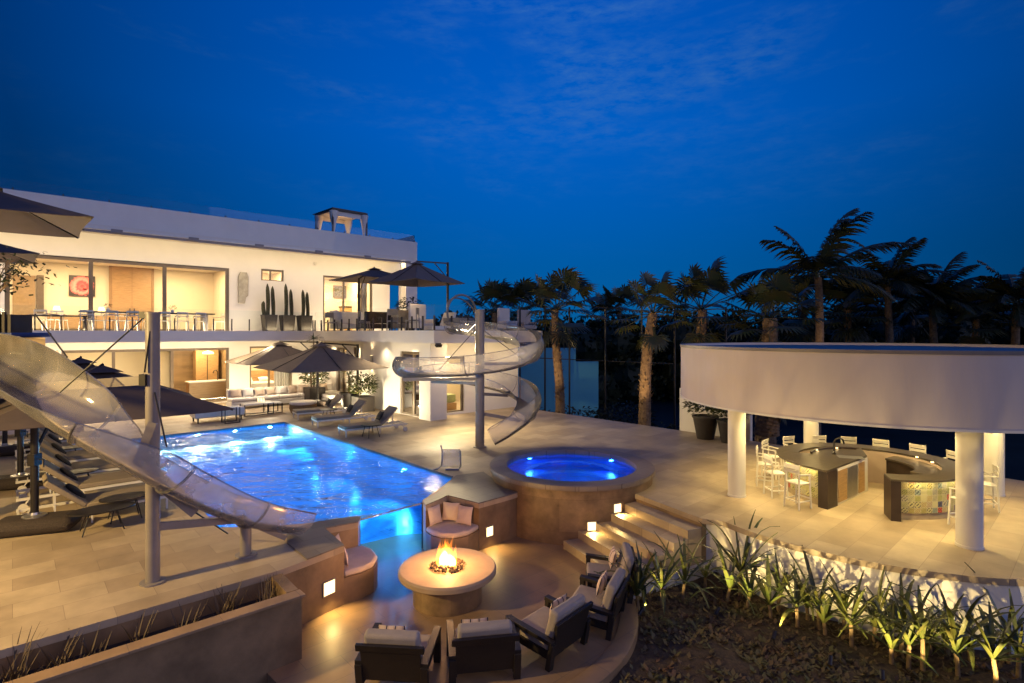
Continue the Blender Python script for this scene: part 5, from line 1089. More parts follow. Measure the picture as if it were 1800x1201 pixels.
wire_table(G(444,731)+Vector((0,.5,0)),'long white topped coffee table on black legs before the sectional sofa',1.5,.8,.62)
wire_table(G(474,727)+Vector((0,.4,0)),'small square coffee table beside the long one before the sofa',.8,.7,.56)
t=wire_table(G(402,744)+Vector((0,.2,0)),'black legged side table at the end of the pale daybed',.7,.6,.78)
cd=thing('candle_tray','three lit candles on the coffee table by the sectional sofa','candles',G(448,728)+Vector((.1,.5,.62)))
for k in range(3): 
    MB().lathe([(.001,.16),(.04,.16),(.045,0)],(k*.14-.14,0,0),10).build('candle',LITW,cd)
db=thing('daybed','pale backless daybed on short black legs at the far edge of the pool','daybed',G(376,742)+Vector((0,.6,0)),ROT)
MB().box(-1.25,1.0,-.55,.55,.24,.62).build('mattress',CREAM,db,bevel=.05,seg=3,smooth=True)
for sx_ in (-1.1,.85):
    for sy_ in (-.45,.45): MB().box(sx_-.03,sx_+.03,sy_-.03,sy_+.03,0,.235).build('leg',DMETAL,db)
# planters by the wing wall
def leafy(m,c,rx,rz_,n,s_,rg,droop=.5):
    for k in range(n):
        a_=rg.uniform(0,2*PI); q=rg.random()**.5; p=Vector(c)+Vector((rx*q*math.cos(a_),rx*q*math.sin(a_),rz_*rg.uniform(-1,1)*math.sqrt(max(0,1-q*q*.8))))
        d=Vector((math.cos(a_),math.sin(a_),rg.uniform(-.5,.9))).normalized(); s2=d.cross(Vector((0,0,1))).normalized()*s_*.22; e_=p+d*s_; mid=p+d*s_*.5+Vector((0,0,.06*s_))
        m.add([p,mid+s2,e_+Vector((0,0,-droop*s_*.3)),mid-s2],[(0,1,2,3)])
def strap(m,p,d,L_,w,curl,n=6):
    pts=[];q=Vector(p);d=Vector(d).normalized();s_=d.cross(Vector((0,0,1))); s_=s_.normalized() if s_.length>.05 else Vector((1,0,0))
    for i in range(n+1):
        t=i/n; ww=w*(math.sin(PI*min(1,(.12+.88*t)*.96))**.6)*(1-.3*t); pts.append((q.copy(),s_*ww/2)); d=(d+Vector((0,0,-curl/n*(.3+1.4*t)))).normalized(); q=q+d*L_/n
    o_=len(m.v)
    for q,s2 in pts: 
        m.v+= [tuple(q-s2),tuple(q+Vector((0,0,-w*.12))),tuple(q+s2)]
    for i in range(n): a=o_+i*3; m.f+=[(a,a+1,a+4,a+3),(a+1,a+2,a+5,a+4)]
def planter(loc,label,kind,pw,ph,seed,name='potted_plant',square=True):
    t=thing(name,label,'potted plant',loc,ROT); rg=random.Random(seed)
    if square: m=MB().box(-pw/2,pw/2,-pw/2,pw/2,0,ph); m.build('planter',POT,t,bevel=.02)
    else: MB().lathe([(.001,0),(pw*.34,0),(pw*.5,ph-.08),(pw*.54,ph-.08),(pw*.54,ph),(pw*.47,ph),(pw*.46,ph-.06),(.001,ph-.06)],(0,0,0),28).build('planter',POT,t,smooth=True)
    m=MB()
    if kind=='bush': 
        leafy(m,(0,0,ph+.65),.75,.65,520,.24,rg); m.build('foliage',LEAF,t)
    elif kind=='yucca':
        mt_=MB(); mt_.tube([(0,0,ph-.05),(.03,.0,ph+.5),(.0,.02,ph+1.0)],[.08,.07,.06],8); mt_.build('trunk',PALMT,t,smooth=True)
        for k in range(46):
            a_=rg.uniform(0,2*PI); strap(m,(0,0,ph+1.0),(math.cos(a_),math.sin(a_),rg.uniform(.0,1.4)),rg.uniform(.5,.75),.05,rg.uniform(.3,1.1),4)
        m.build('foliage',LEAF,t)
    elif kind=='tall':
        for k in range(3):
            x,y=rg.uniform(-.25,.25),rg.uniform(-.25,.25); hh=rg.uniform(1.3,2.5) if k else 3.0; mt_=MB(); mt_.tube([(x,y,ph-.05),(x*1.2,y*1.2,ph+hh*.5),(x*1.5,y,ph+hh)],[.05,.045,.03],6); mt_.build('trunk',PALMT,t,smooth=True)
            for j in range(34):
                a_=rg.uniform(0,2*PI); strap(m,(x*1.5,y,ph+hh),(math.cos(a_),math.sin(a_),rg.uniform(-.1,1.3)),rg.uniform(.45,.75),.07,rg.uniform(.3,1),4)
        leafy(m,(0,0,ph+.7),.75,.6,430,.26,rg); m.build('foliage',LEAF,t)
    return t
planter(Vector((-12.3,34.0,0)),'tall leafy plant in a black square planter behind the sofa end','tall',1.0,1.0,11)
planter(Vector((-9.4,31.5,0)),'spiky yucca in a round black pot against the wing wall','yucca',1.05,.95,12,square=False)
planter(Vector((-8.35,30.6,0)),'low leafy plant in a black square planter behind the farthest lounger','bush',.95,.85,13)
# pots against the garden wall behind the bar
planter(G(1240,771),'large tapered black pot with a dark leafy shrub at the low garden wall','bush',1.0,.95,14,square=False)
planter(G(1282,778),'tapered black pot with a thin plant beside the front left bar column','bush',.9,.9,15,square=False)
# left deck lounge group
sl=thing('outdoor_sofa','beige outdoor sofa behind the parasol poles at the left edge','sofa',G(45,770)+Vector((-.4,1.0,0)),ROT)
MB().box(-1.6,1.6,-.5,.5,.12,.42).build('base',CREAM,sl,bevel=.03); MB().box(-1.6,1.6,.28,.52,.42,.95).build('backrest',CREAM,sl,bevel=.08,seg=3,smooth=True); MB().box(-1.35,1.35,-.48,.26,.43,.60).build('seat_cushion',CREAM,sl,bevel=.06,seg=3,smooth=True)
for s_ in (-1,1): MB().box(s_*1.48-.12,s_*1.48+.12,-.5,.27,.43,.72).build('armrest',CREAM,sl,bevel=.05,seg=3,smooth=True)
rt=thing('round_table','round brown coffee table holding small lit candles on the left deck','coffee table',G(86,772)+Vector((0,.6,0)))
MB().lathe([(.001,.0),(.70,0),(.78,.10),(.78,.42),(.001,.42)],(0,0,0),36).build('table_top',mat('brown_drum',(.14,.085,.045),.6,ns=5,var=.2),rt,smooth=True,angle=30)
cd=thing('candle_tray','three lit candles on the round brown table of the left deck','candles',G(86,772)+Vector((0,.6,.42)))
for k in range(3): MB().lathe([(.001,.22),(.06,.22),(.065,0)],(k*.2-.2,0,0),10).build('candle',LITW,cd)
light('POINT',G(86,772)+Vector((0,.4,1.0)),18,(1,.6,.25),.02,name='candle_lamp')
rt2=side_table(G(60,800)+Vector((0,.5,0)),'dark low table between the left sofa and the loungers',rx_=.5,ry_=.4,h=.4)
# ------------------------------------------------------------------ upper terrace : dining set, pots, lounge
dt=thing('dining_table','long dark topped dining table on the upper balcony','dining table',W3((hx(115)+hx(372))/2+0.2,1.15,ZU),ROT)
TL=(hx(372)-hx(117))/2*.92; xc=(hx(115)+hx(372))/2+.2
MB().box(-TL,TL,-.42,.42,.98,1.04).build('table_top',WOODD,dt)
for k in (-1,0,1): MB().box(k*(TL-.5)-.14,k*(TL-.5)+.14,-.3,.3,0,.975).build('leg',METAL,dt)
def make_dchair():
    t=thing('dining_chair','','dining chair',(0,0,0),0,'dining chairs along the balcony table')
    for sx_ in (-1,1):
        for sy_ in (-1,1): MB().beam((sx_*.3,sy_*.28,0),(sx_*.24,sy_*.25,.56 if sy_<0 else 1.08),.03).build('leg',WPAINT,t)
    MB().cb((0,0,.56),(.54,.54,.04)).build('seat',WPAINT,t)
    m=MB(); m.cb((0,.26,1.02),(.56,.03,.10)); m.cb((0,.255,.84),(.54,.02,.05)); m.build('backrest',WPAINT,t)
    m=MB(); m.beam((-.3,-.25,.8),(-.3,.26,.86),.03); m.beam((.3,-.25,.8),(.3,.26,.86),.03); m.build('armrest',METAL,t); return t
dc=make_dchair(); nth=['first','second','third','fourth','fifth','sixth','seventh','eighth']
for i in range(7):
    px=(152,196,232,288,320,352,385)[i]; x=hx(px,.35); o=dc if i==0 else dup(dc)
    o.location=W3(x,.42,ZU) if i<6 else W3(hx(384,1.1),1.1,ZU); o.rotation_euler.z=ROT+PI if i<6 else ROT-PI/2; o['label']='dining chair on the near side of the balcony table, %s from the left'%nth[i] if i<6 else 'dining chair at the right end of the balcony table'
for i in range(5):
    t=dup(dc); t.location=W3(hx((172,214,262,304,338)[i],1.9),1.82,ZU); t.rotation_euler.z=ROT; t['label']='dining chair on the far side of the balcony table, %s from the left'%nth[i]
for i in range(3):
    x=hx((92,66,104)[i],1.5); t=thing('dining_chair','','x')if 0 else dup(dc); t.location=W3(x,(.9,1.0,1.5)[i],ZU); t.rotation_euler.z=ROT+(PI/2,-.4,.3)[i]; t['label']=['pale chair left of the long balcony table facing along the balcony','pale chair by the small balcony table close to the bonsai','pale chair behind the small balcony table under the flower painting'][i]
t=thing('balcony_table','small dark table at the left of the balcony beside the dining set','table',W3(hx(96,.7),.7,ZU),ROT)
MB().box(-1.3,1.3,-.35,.35,.72,.78).build('table_top',WOODD,t)
for s_ in (-1.2,1.2): MB().box(s_-.05,s_+.05,-.3,.3,0,.715).build('leg',WOODD,t)
for i,px in enumerate((190,303)):
    t=thing('table_vase','small %s vase of greenery on the long balcony table'%('left','right')[i],'vase',W3(hx(px,1.15),1.15,ZU+1.04)); rg=random.Random(i)
    MB().lathe([(.001,0),(.08,0),(.1,.1),(.06,.2)],(0,0,0),12).build('vase',WPAINT,t,smooth=True); m=MB(); leafy(m,(0,0,.32),.17,.14,60,.09,rg); m.build('foliage',LEAF,t)
def cactus(px,label,hs_,seed):
    t=thing('potted_cactus',label,'potted cactus',W3(hx(px,1.0),1.0,ZU),ROT,'tall cactus pots on the balcony')
    m=MB(); b_=.33; tp_=.42; h=1.05; m.add([(-b_,-b_,0),(b_,-b_,0),(b_,b_,0),(-b_,b_,0),(-tp_,-tp_,h),(tp_,-tp_,h),(tp_,tp_,h),(-tp_,tp_,h)],[(0,3,2,1),(4,5,6,7),(0,1,5,4),(1,2,6,5),(2,3,7,6),(3,0,4,7)]); m.build('planter',POT,t,bevel=.03)
    for k,(x,hh) in enumerate(hs_):
        m=MB(); n=14; L_=9; vs=[];fs=[]
        for i in range(L_+1):
            f=i/L_; r_=.12*(1-.05*math.sin(f*9+k)) if i<L_-1 else (.09 if i==L_-1 else .02)
            for j in range(n*2):
                a_=PI*j/n; q=r_*(1.0 if j%2 else .74); vs.append((x*.72+q*math.cos(a_)+.03*math.sin(f*4+k),.05*k+q*math.sin(a_),h-.02+hh*.69*f))
        for i in range(L_):
            for j in range(2*n): fs.append((i*2*n+j,i*2*n+(j+1)%(2*n),(i+1)*2*n+(j+1)%(2*n),(i+1)*2*n+j))
        m.add(vs,fs); m.build('stem',CACT,t)
cactus(473,'black cactus pot left of three with two tall columns and a pale short one',[(-.12,2.95),(.36,2.75),(-.42,1.3)],1)
cactus(505,'black cactus pot in the middle of three with the tallest column',[(-.12,3.05),(.38,2.55)],2)
cactus(535,'black cactus pot right of three under the security camera',[(-.12,2.55),(.32,2.35)],3)
# terrace lounge
def lounge(name,label,cat,x,y,rz,w=1.0,mm=CREAM,back=.95,group=None):
    t=thing(name,label,cat,W3(x,y,ZU),ROT+rz,group)
    MB().box(-w/2,w/2,-.45,.45,.15,.45).build('seat',mm,t,bevel=.06,seg=2,smooth=True); MB().box(-w/2,w/2,.26,.46,.46,back).build('backrest',mm,t,bevel=.06,seg=2,smooth=True)
    for s_ in (-1,1): MB().box(s_*(w/2-.07)-.07,s_*(w/2-.07)+.07,-.43,.25,.46,.68).build('armrest',mm,t,bevel=.04)
    for s_ in (-1,1): MB().box(s_*(w/2-.06)-.03,s_*(w/2-.06)+.03,-.42,-.36,0,.148).build('leg',DMETAL,t)
    return t
# positions across the corner terrace: find x for image columns at given depth into the wing
def txy(px,y): return HX(px,y),y
for (px,y,rz,nm,lb,cat,w,mm,bk) in ((596,-1.5,PI/2,'terrace_armchair','cream armchair in front of the lit bedroom glass','armchair',1.0,CREAM,1.35),(618,-2.5,.2,'terrace_sofa','cream sofa on the corner terrace under the farther parasol','sofa',2.4,CREAM,1.25),
    (664,-4.5,PI,'terrace_sofa','dark sofa with pillows in the middle of the corner terrace','sofa',2.2,BLACKF,1.2),(742,-9.0,.3,'terrace_armchair','tall backed pale armchair under the mast of the terrace parasol','armchair',1.4,CREAM,1.55),
    (705,-7.5,2.4,'terrace_armchair','grey armchair between sofa and tall pale chair on the terrace','armchair',1.0,GREYF,1.2),(892,-8.5,.1,'terrace_armchair','yellowish armchair at the right end of the terrace','armchair',1.1,CREAM,1.55),(926,-6.5,-.1,'terrace_armchair','dark framed chair with a scroll pattern at the far right terrace corner','armchair',1.2,ROSE,1.6)):
    x,y=txy(px,y); lounge(nm,lb,cat,x,y,rz,w,mm,bk,'lounge seats on the corner terrace')
for i,(px,y) in enumerate(((582,-3.0),(640,-6.0),(690,-9.5),(725,-11.5))):
    x,y=txy(px,y); t=thing('terrace_chair','','chair',W3(x,y,ZU),ROT+i*1.3); t['label']=['slim terrace chair left of the dark sofa','slim terrace chair near the middle of the corner terrace','slim terrace chair right of the dark sofa near the glass rail','slim terrace chair closest to the terrace corner'][i]; t['group']='slim chairs on the corner terrace'
    for sx_ in (-1,1):
        for sy_ in (-1,1): MB().beam((sx_*.3,sy_*.3,0),(sx_*.26,sy_*.26,.5 if sy_<0 else 1.15),.04).build('leg',METAL,t)
    MB().cb((0,0,.52),(.58,.58,.06)).build('seat',METAL,t); MB().cb((0,.27,1.0),(.56,.04,.34)).build('backrest',GREYF,t)
x,y=txy(720,-6.0); t=thing('terrace_shrub','dark leafy shrub in a pot beside the tall pale terrace chair','potted plant',W3(x,y,ZU)); rg=random.Random(31)
MB().lathe([(.001,0),(.3,0),(.4,.6),(.001,.56)],(0,0,0),20).build('planter',POT,t,smooth=True); m=MB(); leafy(m,(0,0,1.35),.75,.8,420,.26,rg); m.build('foliage',LEAFD,t)
x,y=txy(770,-10.8); t=thing('terrace_lounger','pale angular sun bed at the corner of the upper terrace','sun lounger',W3(x,y,ZU),ROT)
MB().prism([(-.9,0),(.9,0),(.9,.12),(-.9,.12)],0,0) ; m=MB(); m.add([(-.7,-.5,.05),(.6,-.5,.05),(.9,-.5,1.0),(.75,-.5,1.02),(.45,-.5,.25),(-.7,-.5,.25)]+[(-.7,.5,.05),(.6,.5,.05),(.9,.5,1.0),(.75,.5,1.02),(.45,.5,.25),(-.7,.5,.25)],[(5,4,3,2,1,0),(6,7,8,9,10,11)]+[(i,(i+1)%6,(i+1)%6+6,i+6) for i in range(6)]); m.build('shell',CREAM,t)
x,y=txy(812,-11.4); t=thing('hanging_egg_chair','round grey cocoon chair on the corner of the upper terrace','cocoon chair',W3(x,y,ZU),ROT)
m=MB(); m.tube([(1.0*math.cos(a_),0,1.0+1.0*math.sin(a_)) for a_ in [PI*k/14 for k in range(-2,17)]],.06,8); m.tube([(1.0*math.cos(a_)*.95,.5*math.sin(a_) if math.sin(a_)>0 else 0,1.0+.85*math.sin(a_)) for a_ in [PI*k/14 for k in range(0,15)]],.04,6); m.build('frame',METAL,t,smooth=True)
m=MB(); m.lathe([(.001,.18),(.7,.22),(.95,.45),(.98,.7)],(0,.15,0),24); m.build('shell',METAL,t,smooth=True); MB().lathe([(.001,.48),(.7,.48),(.8,.40),(.7,.3)],(0,.1,0),24).build('seat_cushion',BLACKF,t,smooth=True)
for x_,y_,e_ in ((2.2,-4.0,60),(2.2,-9.5,50)): light('POINT',W3(x_,y_,ZU+2.3),e_,(1,.66,.32),.02,name='terrace_fill')  # bare fill points without a fixture, lighting the terrace seats
# ------------------------------------------------------------------ garden bed
def garden_plant(loc,label,seed,h=1.3,n=15):
    rg=random.Random(seed); h*=rg.choice((.72,.85,.95,1,1.08,1.15)); n=rg.randint(9,17); t=thing('strappy_plant',label,'garden plant',loc,rg.uniform(0,6),'spotlit strap leaved plants along the terrace wall')
    sh=h*rg.uniform(.20,.34); m=MB(); lean=rg.uniform(-.07,.07)
    m.tube([(0,0,-.12),(lean*.3,0,sh*.5),(lean,0,sh)],[.042,.034,.032],8); m.build('stem',STEM,t,smooth=True)
    m=MB()
    for k in range(n):
        a_=k*2.4+rg.uniform(-.3,.3); el=rg.uniform(.25,2.4) if k>3 else rg.uniform(1.6,5); L_=h*rg.uniform(.5,.98)
        strap(m,(lean,0,sh-.03*k/n),(math.cos(a_),math.sin(a_),el),L_,rg.uniform(.05,.115),rg.uniform(.2,2.1),7)
    m.build('foliage',LEAF,t); return t
bases=[(1122,1078),(1131,1058),(1163,1069),(1200,1058),(1240,1033),(1278,1057),(1300,1045),(1313,1069),(1355,1087),(1378,1062),(1402,1104),(1425,1082),(1439,1105),(1451,1117),(1484,1108),(1497,1137),(1537,1124),(1567,1164),(1584,1147),(1597,1170),(1622,1174),(1636,1150),(1684,1188),(1705,1160),(1752,1215),(1790,1190),(1765,1155),(1650,1128),(1560,1118)]
near_=['at the foot of the stairs','against the stair wall','over the first spotlight','beside the stairs']
ordn=['first','second','third','fourth','fifth','sixth','seventh','eighth','ninth','tenth','eleventh','twelfth','thirteenth','fourteenth','fifteenth','sixteenth','seventeenth','eighteenth','nineteenth','twentieth','twenty-first','twenty-second','twenty-third','twenty-fourth','twenty-fifth','twenty-sixth','twenty-seventh','twenty-eighth','twenty-ninth','thirtieth']
order=sorted(range(len(bases)),key=lambda i:bases[i][0])
for r_,i in enumerate(order):
    px,py=bases[i]; g=G(px,py,ZP-.13); g.z=bedz(g.x,g.y)
    rr=(g.xy-PC.xy).length
    if rr<5.35: g.xy=PC.xy+(g.xy-PC.xy)*(5.35/rr)
    hh={1684:1.55,1752:1.6,1790:1.5,1122:1.35,1240:1.3}.get(px,random.Random(i).uniform(1.1,1.5))
    garden_plant(g,'spotlit strap leaved plant, %s counting from the stairs to the right edge'%ordn[r_],100+i,hh,16 if px<1600 else 18)
# small ground cover as one mass
rg=random.Random(77); m=MB()
for k in range(5200):
    if k<3800: x,y=rg.uniform(.8,9.5),rg.uniform(4.5,12.4)
    else: x,y=rg.uniform(2.2,7),rg.uniform(8,11.8)
    if (Vector((x,y))-C.xy).length<3.98 or (Vector((x,y))-PC.xy).length<5.2: continue
    den=mn.noise(Vector((x*1.1,y*1.1,5)))
    if den<-.08 and rg.random()<.75: continue
    z=bedz(x,y); 
    for j in range(3):
        a_=rg.uniform(0,2*PI); el=rg.uniform(.1,.9); L_=rg.uniform(.06,.15); d=Vector((math.cos(a_)*math.cos(el),math.sin(a_)*math.cos(el),math.sin(el))); s_=Vector((-math.sin(a_),math.cos(a_),0))*L_*.28; p=Vector((x,y,z-.005))
        m.add([p,p+d*L_*.5+s_,p+d*L_,p+d*L_*.5-s_],[(0,1,2,3)])
tag(m.build('ground_cover',mat('ground_cover_leaf',(.07,.085,.026),.7,ns=2.5,var=.4,col2=(.13,.06,.03))),'low leafy ground cover spreading over the dark planting bed','ground cover',kind='stuff')
# spike spotlights
spk=[(1156,1082),(1284,1075),(1392,1098),(1472,1135),(1545,1150),(1620,1168),(1725,1196)]
for i,(px,py) in enumerate(spk):
    g=G(px,py,ZP-.13); g.z=bedz(g.x,g.y); dv=(PC.xy-g.xy).normalized()
    g.xy=g.xy-dv*(.45 if i<2 else .95)
    t=thing('garden_spotlight','small black spike spotlight in the planting bed, %s from the stairs'%ordn[i],'spotlight',g,math.atan2(dv.y,dv.x),'spike spotlights in the planting bed')
    MB().tube([(0,0,-.1),(0,0,.10)],.012,6).build('spike',DMETAL,t); m=MB(); m.tube([(-.05,0,.10),(.07,0,.20)],.035,12); m.build('housing',DMETAL,t,smooth=True)
    l0_=g+Vector((dv.x*.10,dv.y*.10,.23)); light('SPOT',l0_,(210,210,200,200,200,200,230)[i],(1,.73,.29),.02,aim=l0_+Vector((dv.x,dv.y,.62)),angle=78,blend=.6,name='garden_lamp')
# plants in the foreground planting strip (dark grassy tufts)
for i,(px,py,s_) in enumerate(((8,1165,.9),(24,1172,1.1),(44,1180,.8),(88,1160,.7),(103,1152,.8),(122,1150,.7),(157,1142,.8),(232,1112,.8),(300,1088,.9),(372,1062,.8),(390,1060,1.0),(430,1040,.9),(446,1035,.8),(458,1030,.7))):
    g=G(px,py,-.42); o_=pA-A.xy*0; rel=g.xy-pA; u_=rel.dot(A.xy); g.xy=pA+A.xy*u_+B.xy*(.45+.2*math.sin(i*2.1)); rg=random.Random(300+i)
    t=thing('grass_tuft','thin dark grass tuft in the long planter strip, %s from the left edge'%ordn[i],'grass tuft',g,0,'grass tufts in the planter strip'); m=MB()
    for k in range(17):
        a_=rg.uniform(0,2*PI); strap(m,(rg.uniform(-.09,.09),rg.uniform(-.09,.09),0),(math.cos(a_)*.45,math.sin(a_)*.45,1),s_*rg.uniform(.25,.70),.024,rg.uniform(0,.5),4)
    m.build('blades',mat('dry_grass',(.10,.065,.035),.7) if 'dry_grass' not in MATS else MATS['dry_grass'],t)
# ------------------------------------------------------------------ back garden
gw=thing('garden_wall','low pale plaster wall behind the two black pots at the back of the bar','wall')
wq=Vector((7.58,24.7)); MB().strip([wq,wq-B.xy*3.2],-.22,-1,1.9).build('wall',WHITE,gw)
tag(MB().prism([(1.4,31.5),(7.7,24.8),(18.5,13),(60,5),(90,60),(20,90),(-10,70)],-2.55,-2.5).build('tennis_court',COURT),kind='structure')
# court wall, the blue of the dusk sky put into its colour
cwm=mat('court_wall_sky_tint',(.10,.42,.55),.7,ns=.3,var=.06)
cw=thing('court_wall','wall with the blue dusk light put into its colour, standing behind the palm beside the terrace','wall'); 
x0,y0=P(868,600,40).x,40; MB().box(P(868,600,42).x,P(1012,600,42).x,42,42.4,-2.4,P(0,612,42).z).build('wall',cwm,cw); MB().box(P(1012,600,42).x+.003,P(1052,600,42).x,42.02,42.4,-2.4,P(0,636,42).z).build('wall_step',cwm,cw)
cf=thing('court_fence','tall dark tennis court fence with posts and rails behind the deck','fence')
m=MB()
for k,(px,Y) in enumerate(((914,36),(958,36),(1001,36),(1064,34),(1128,33),(1186,31),(1276,31),(1360,30))):
    p=P(px,600,Y); m2=MB(); m2.tube([(p.x,p.y,-2.5),(p.x,p.y,P(px,540,Y).z)],.06,8); m2.build('post',DMETAL,cf,smooth=True)
m.beam(P(870,626,36),P(1001,632,36),.06); m.beam(P(1001,632,36),P(1186,640,31),.05); m.beam(P(1001,535,36),P(1276,560,31),.05); m.build('rail',DMETAL,cf)
# faint white court lines
m=MB()
for a_,b_ in ((G(1030,698,-2.5),G(1180,676,-2.5)),(G(1125,690,-2.5),G(1170,690,-2.5))):
    m.beam(a_+Vector((0,0,.004)),b_+Vector((0,0,.004)),.08,.004)
tag(m.build('court_line',mat('line_paint',(.5,.5,.5),.8)),kind='structure')
# dark shrubs along the back of the deck
for i,(px,Y,h_,w_,lb) in enumerate(((935,33.5,2.0,1.5,'dark round shrub beyond the deck edge left of the lit palm trunk'),(1015,33,2.1,1.7,'dark shrub beyond the deck edge just right of the lit palm trunk'),(1062,31,1.9,1.5,'dark shrub midway between the two lit palm trunks'),(1165,28,1.9,1.2,'dark low shrub right of the leaning palm trunk'),(1098,34,2.4,1.8,'taller dark shrub behind the gap between the lit palms'))):
    p=P(px,600,Y); t=thing('shrub',lb,'shrub',(p.x,p.y,-2.5),0,'dark shrubs behind the deck'); rg=random.Random(600+i); m=MB(); leafy(m,(0,0,h_*.5+.3),w_,h_*.5,700,.34,rg); m.build('foliage',LEAFD,t); m=MB(); m.tube([(0,0,0),(0,0,h_*.5)],.07,6); m.build('stem',PALMT,t)
# dark hedge / hillside mass
def mass(name,label,seeds,n,leaf,mt_,cat='trees'):
    m=MB(); rg=random.Random(9)
    for (x,y,z,rx,rz_) in seeds:
        m.lathe([(rx*.74*math.sin(PI*k/6)+.01,-rz_*.74*math.cos(PI*k/6)) for k in range(7)],(x,y,z),12,jit=.08)
        for k in range(n):
            a_=rg.uniform(0,2*PI); b_=math.acos(rg.uniform(-1,1)); q=rg.uniform(.8,1.08); p=Vector((x+rx*q*math.sin(b_)*math.cos(a_),y+rx*q*math.sin(b_)*math.sin(a_),z+rz_*q*math.cos(b_)))
            d=Vector((rg.gauss(0,1),rg.gauss(0,1),rg.gauss(.4,1))).normalized(); s2=d.cross(Vector((rg.random(),rg.random(),.3))).normalized()*leaf*.3
            m.add([p,p+d*leaf*.5+s2,p+d*leaf,p+d*leaf*.5-s2],[(0,1,2,3)])
    return tag(m.build(name,mt_),label,cat,kind='stuff')
rg=random.Random(21); sd=[]
for k in range(64):
    px=760+k*18+rg.uniform(-8,8); Y=rg.uniform(52,64); top=rg.uniform(552,582) if px<1500 else rg.uniform(525,560); zt_=P(px,top,Y).z; rx=rg.uniform(1.8,3.2); sd.append((P(px,0,Y).x,Y,zt_-2.4,rx,2.6)); sd.append((P(px,0,Y).x+1,Y+1,zt_-6,rx*1.3,3.6))
mass('tree_belt','dark mass of trees and hedges beyond the court',sd,430,.6,LEAFD)
# ------------------------------------------------------------------ palms
def frond(m,p,az,el,L_,droop,rg,n=26,lw=.05,wind=.25,ll=.5):
    d=Vector((math.cos(az)*math.cos(el),math.sin(az)*math.cos(el),math.sin(el))); q=Vector(p); pts=[q.copy()]; ds=[d]
    K_=9
    for i in range(K_):
        d=(d+Vector((wind*.10*(i/K_),0,-droop/K_*(.4+1.3*i/K_)))).normalized(); q=q+d*L_/K_; pts.append(q.copy()); ds.append(d)
    m.tube(pts,[.035*(1-.85*i/K_) for i in range(K_+1)],4)
    for i in range(n):
        t=.14+.86*i/n; f=t*K_; j=min(K_-1,int(f)); u=f-j; c=pts[j].lerp(pts[j+1],u); dd=ds[j].lerp(ds[j+1],u).normalized(); s_=dd.cross(Vector((0,0,1))); 
        if s_.length<.05: s_=Vector((1,0,0))
        s_.normalize(); up=s_.cross(dd); ln=ll*L_*.5*(math.sin(PI*(t*.86+.12))**.6)
        for sg in (-1,1):
            e_=(s_*sg*.85+dd*.75+up*.12+Vector((wind*.5,0,-.25-rg.uniform(0,.5)))).normalized(); mid=c+e_*ln*.5; tip=c+e_*ln+Vector((wind*.1,0,-.22*ln)); w_=dd*lw*.5
            m.add([c-w_,c+w_,mid+w_,mid-w_],[(0,1,2,3)]); m.add([mid-w_,mid+w_,tip],[(0,1,2)])
def fan(m,p,az,el,L_,rg,wind=.3,n=18,r_=.7):
    d=Vector((math.cos(az)*math.cos(el),math.sin(az)*math.cos(el),math.sin(el))); q=Vector(p); e_=q+d*L_+Vector((wind*.25,0,-.12*L_)); m.tube([q,(q+e_)/2+Vector((0,0,.06)),e_],[.03,.025,.02],4)
    s_=d.cross(Vector((0,0,1))); s_=s_.normalized() if s_.length>.05 else Vector((1,0,0)); up=s_.cross(d)
    for k in range(n):
        a_=-1.9+3.8*k/(n-1); v=(d*math.cos(a_)+s_*math.sin(a_)*.95+up*.1+Vector((wind*.5,0,-.15))).normalized(); ln=r_*rg.uniform(.85,1.1); w_=v.cross(up).normalized()*.045*r_/.7
        mid=e_+v*ln*.6; tip=e_+v*ln+Vector((wind*.15,0,-.22*ln)); m.add([e_,mid+w_,tip,mid-w_],[(0,1,2,3)])
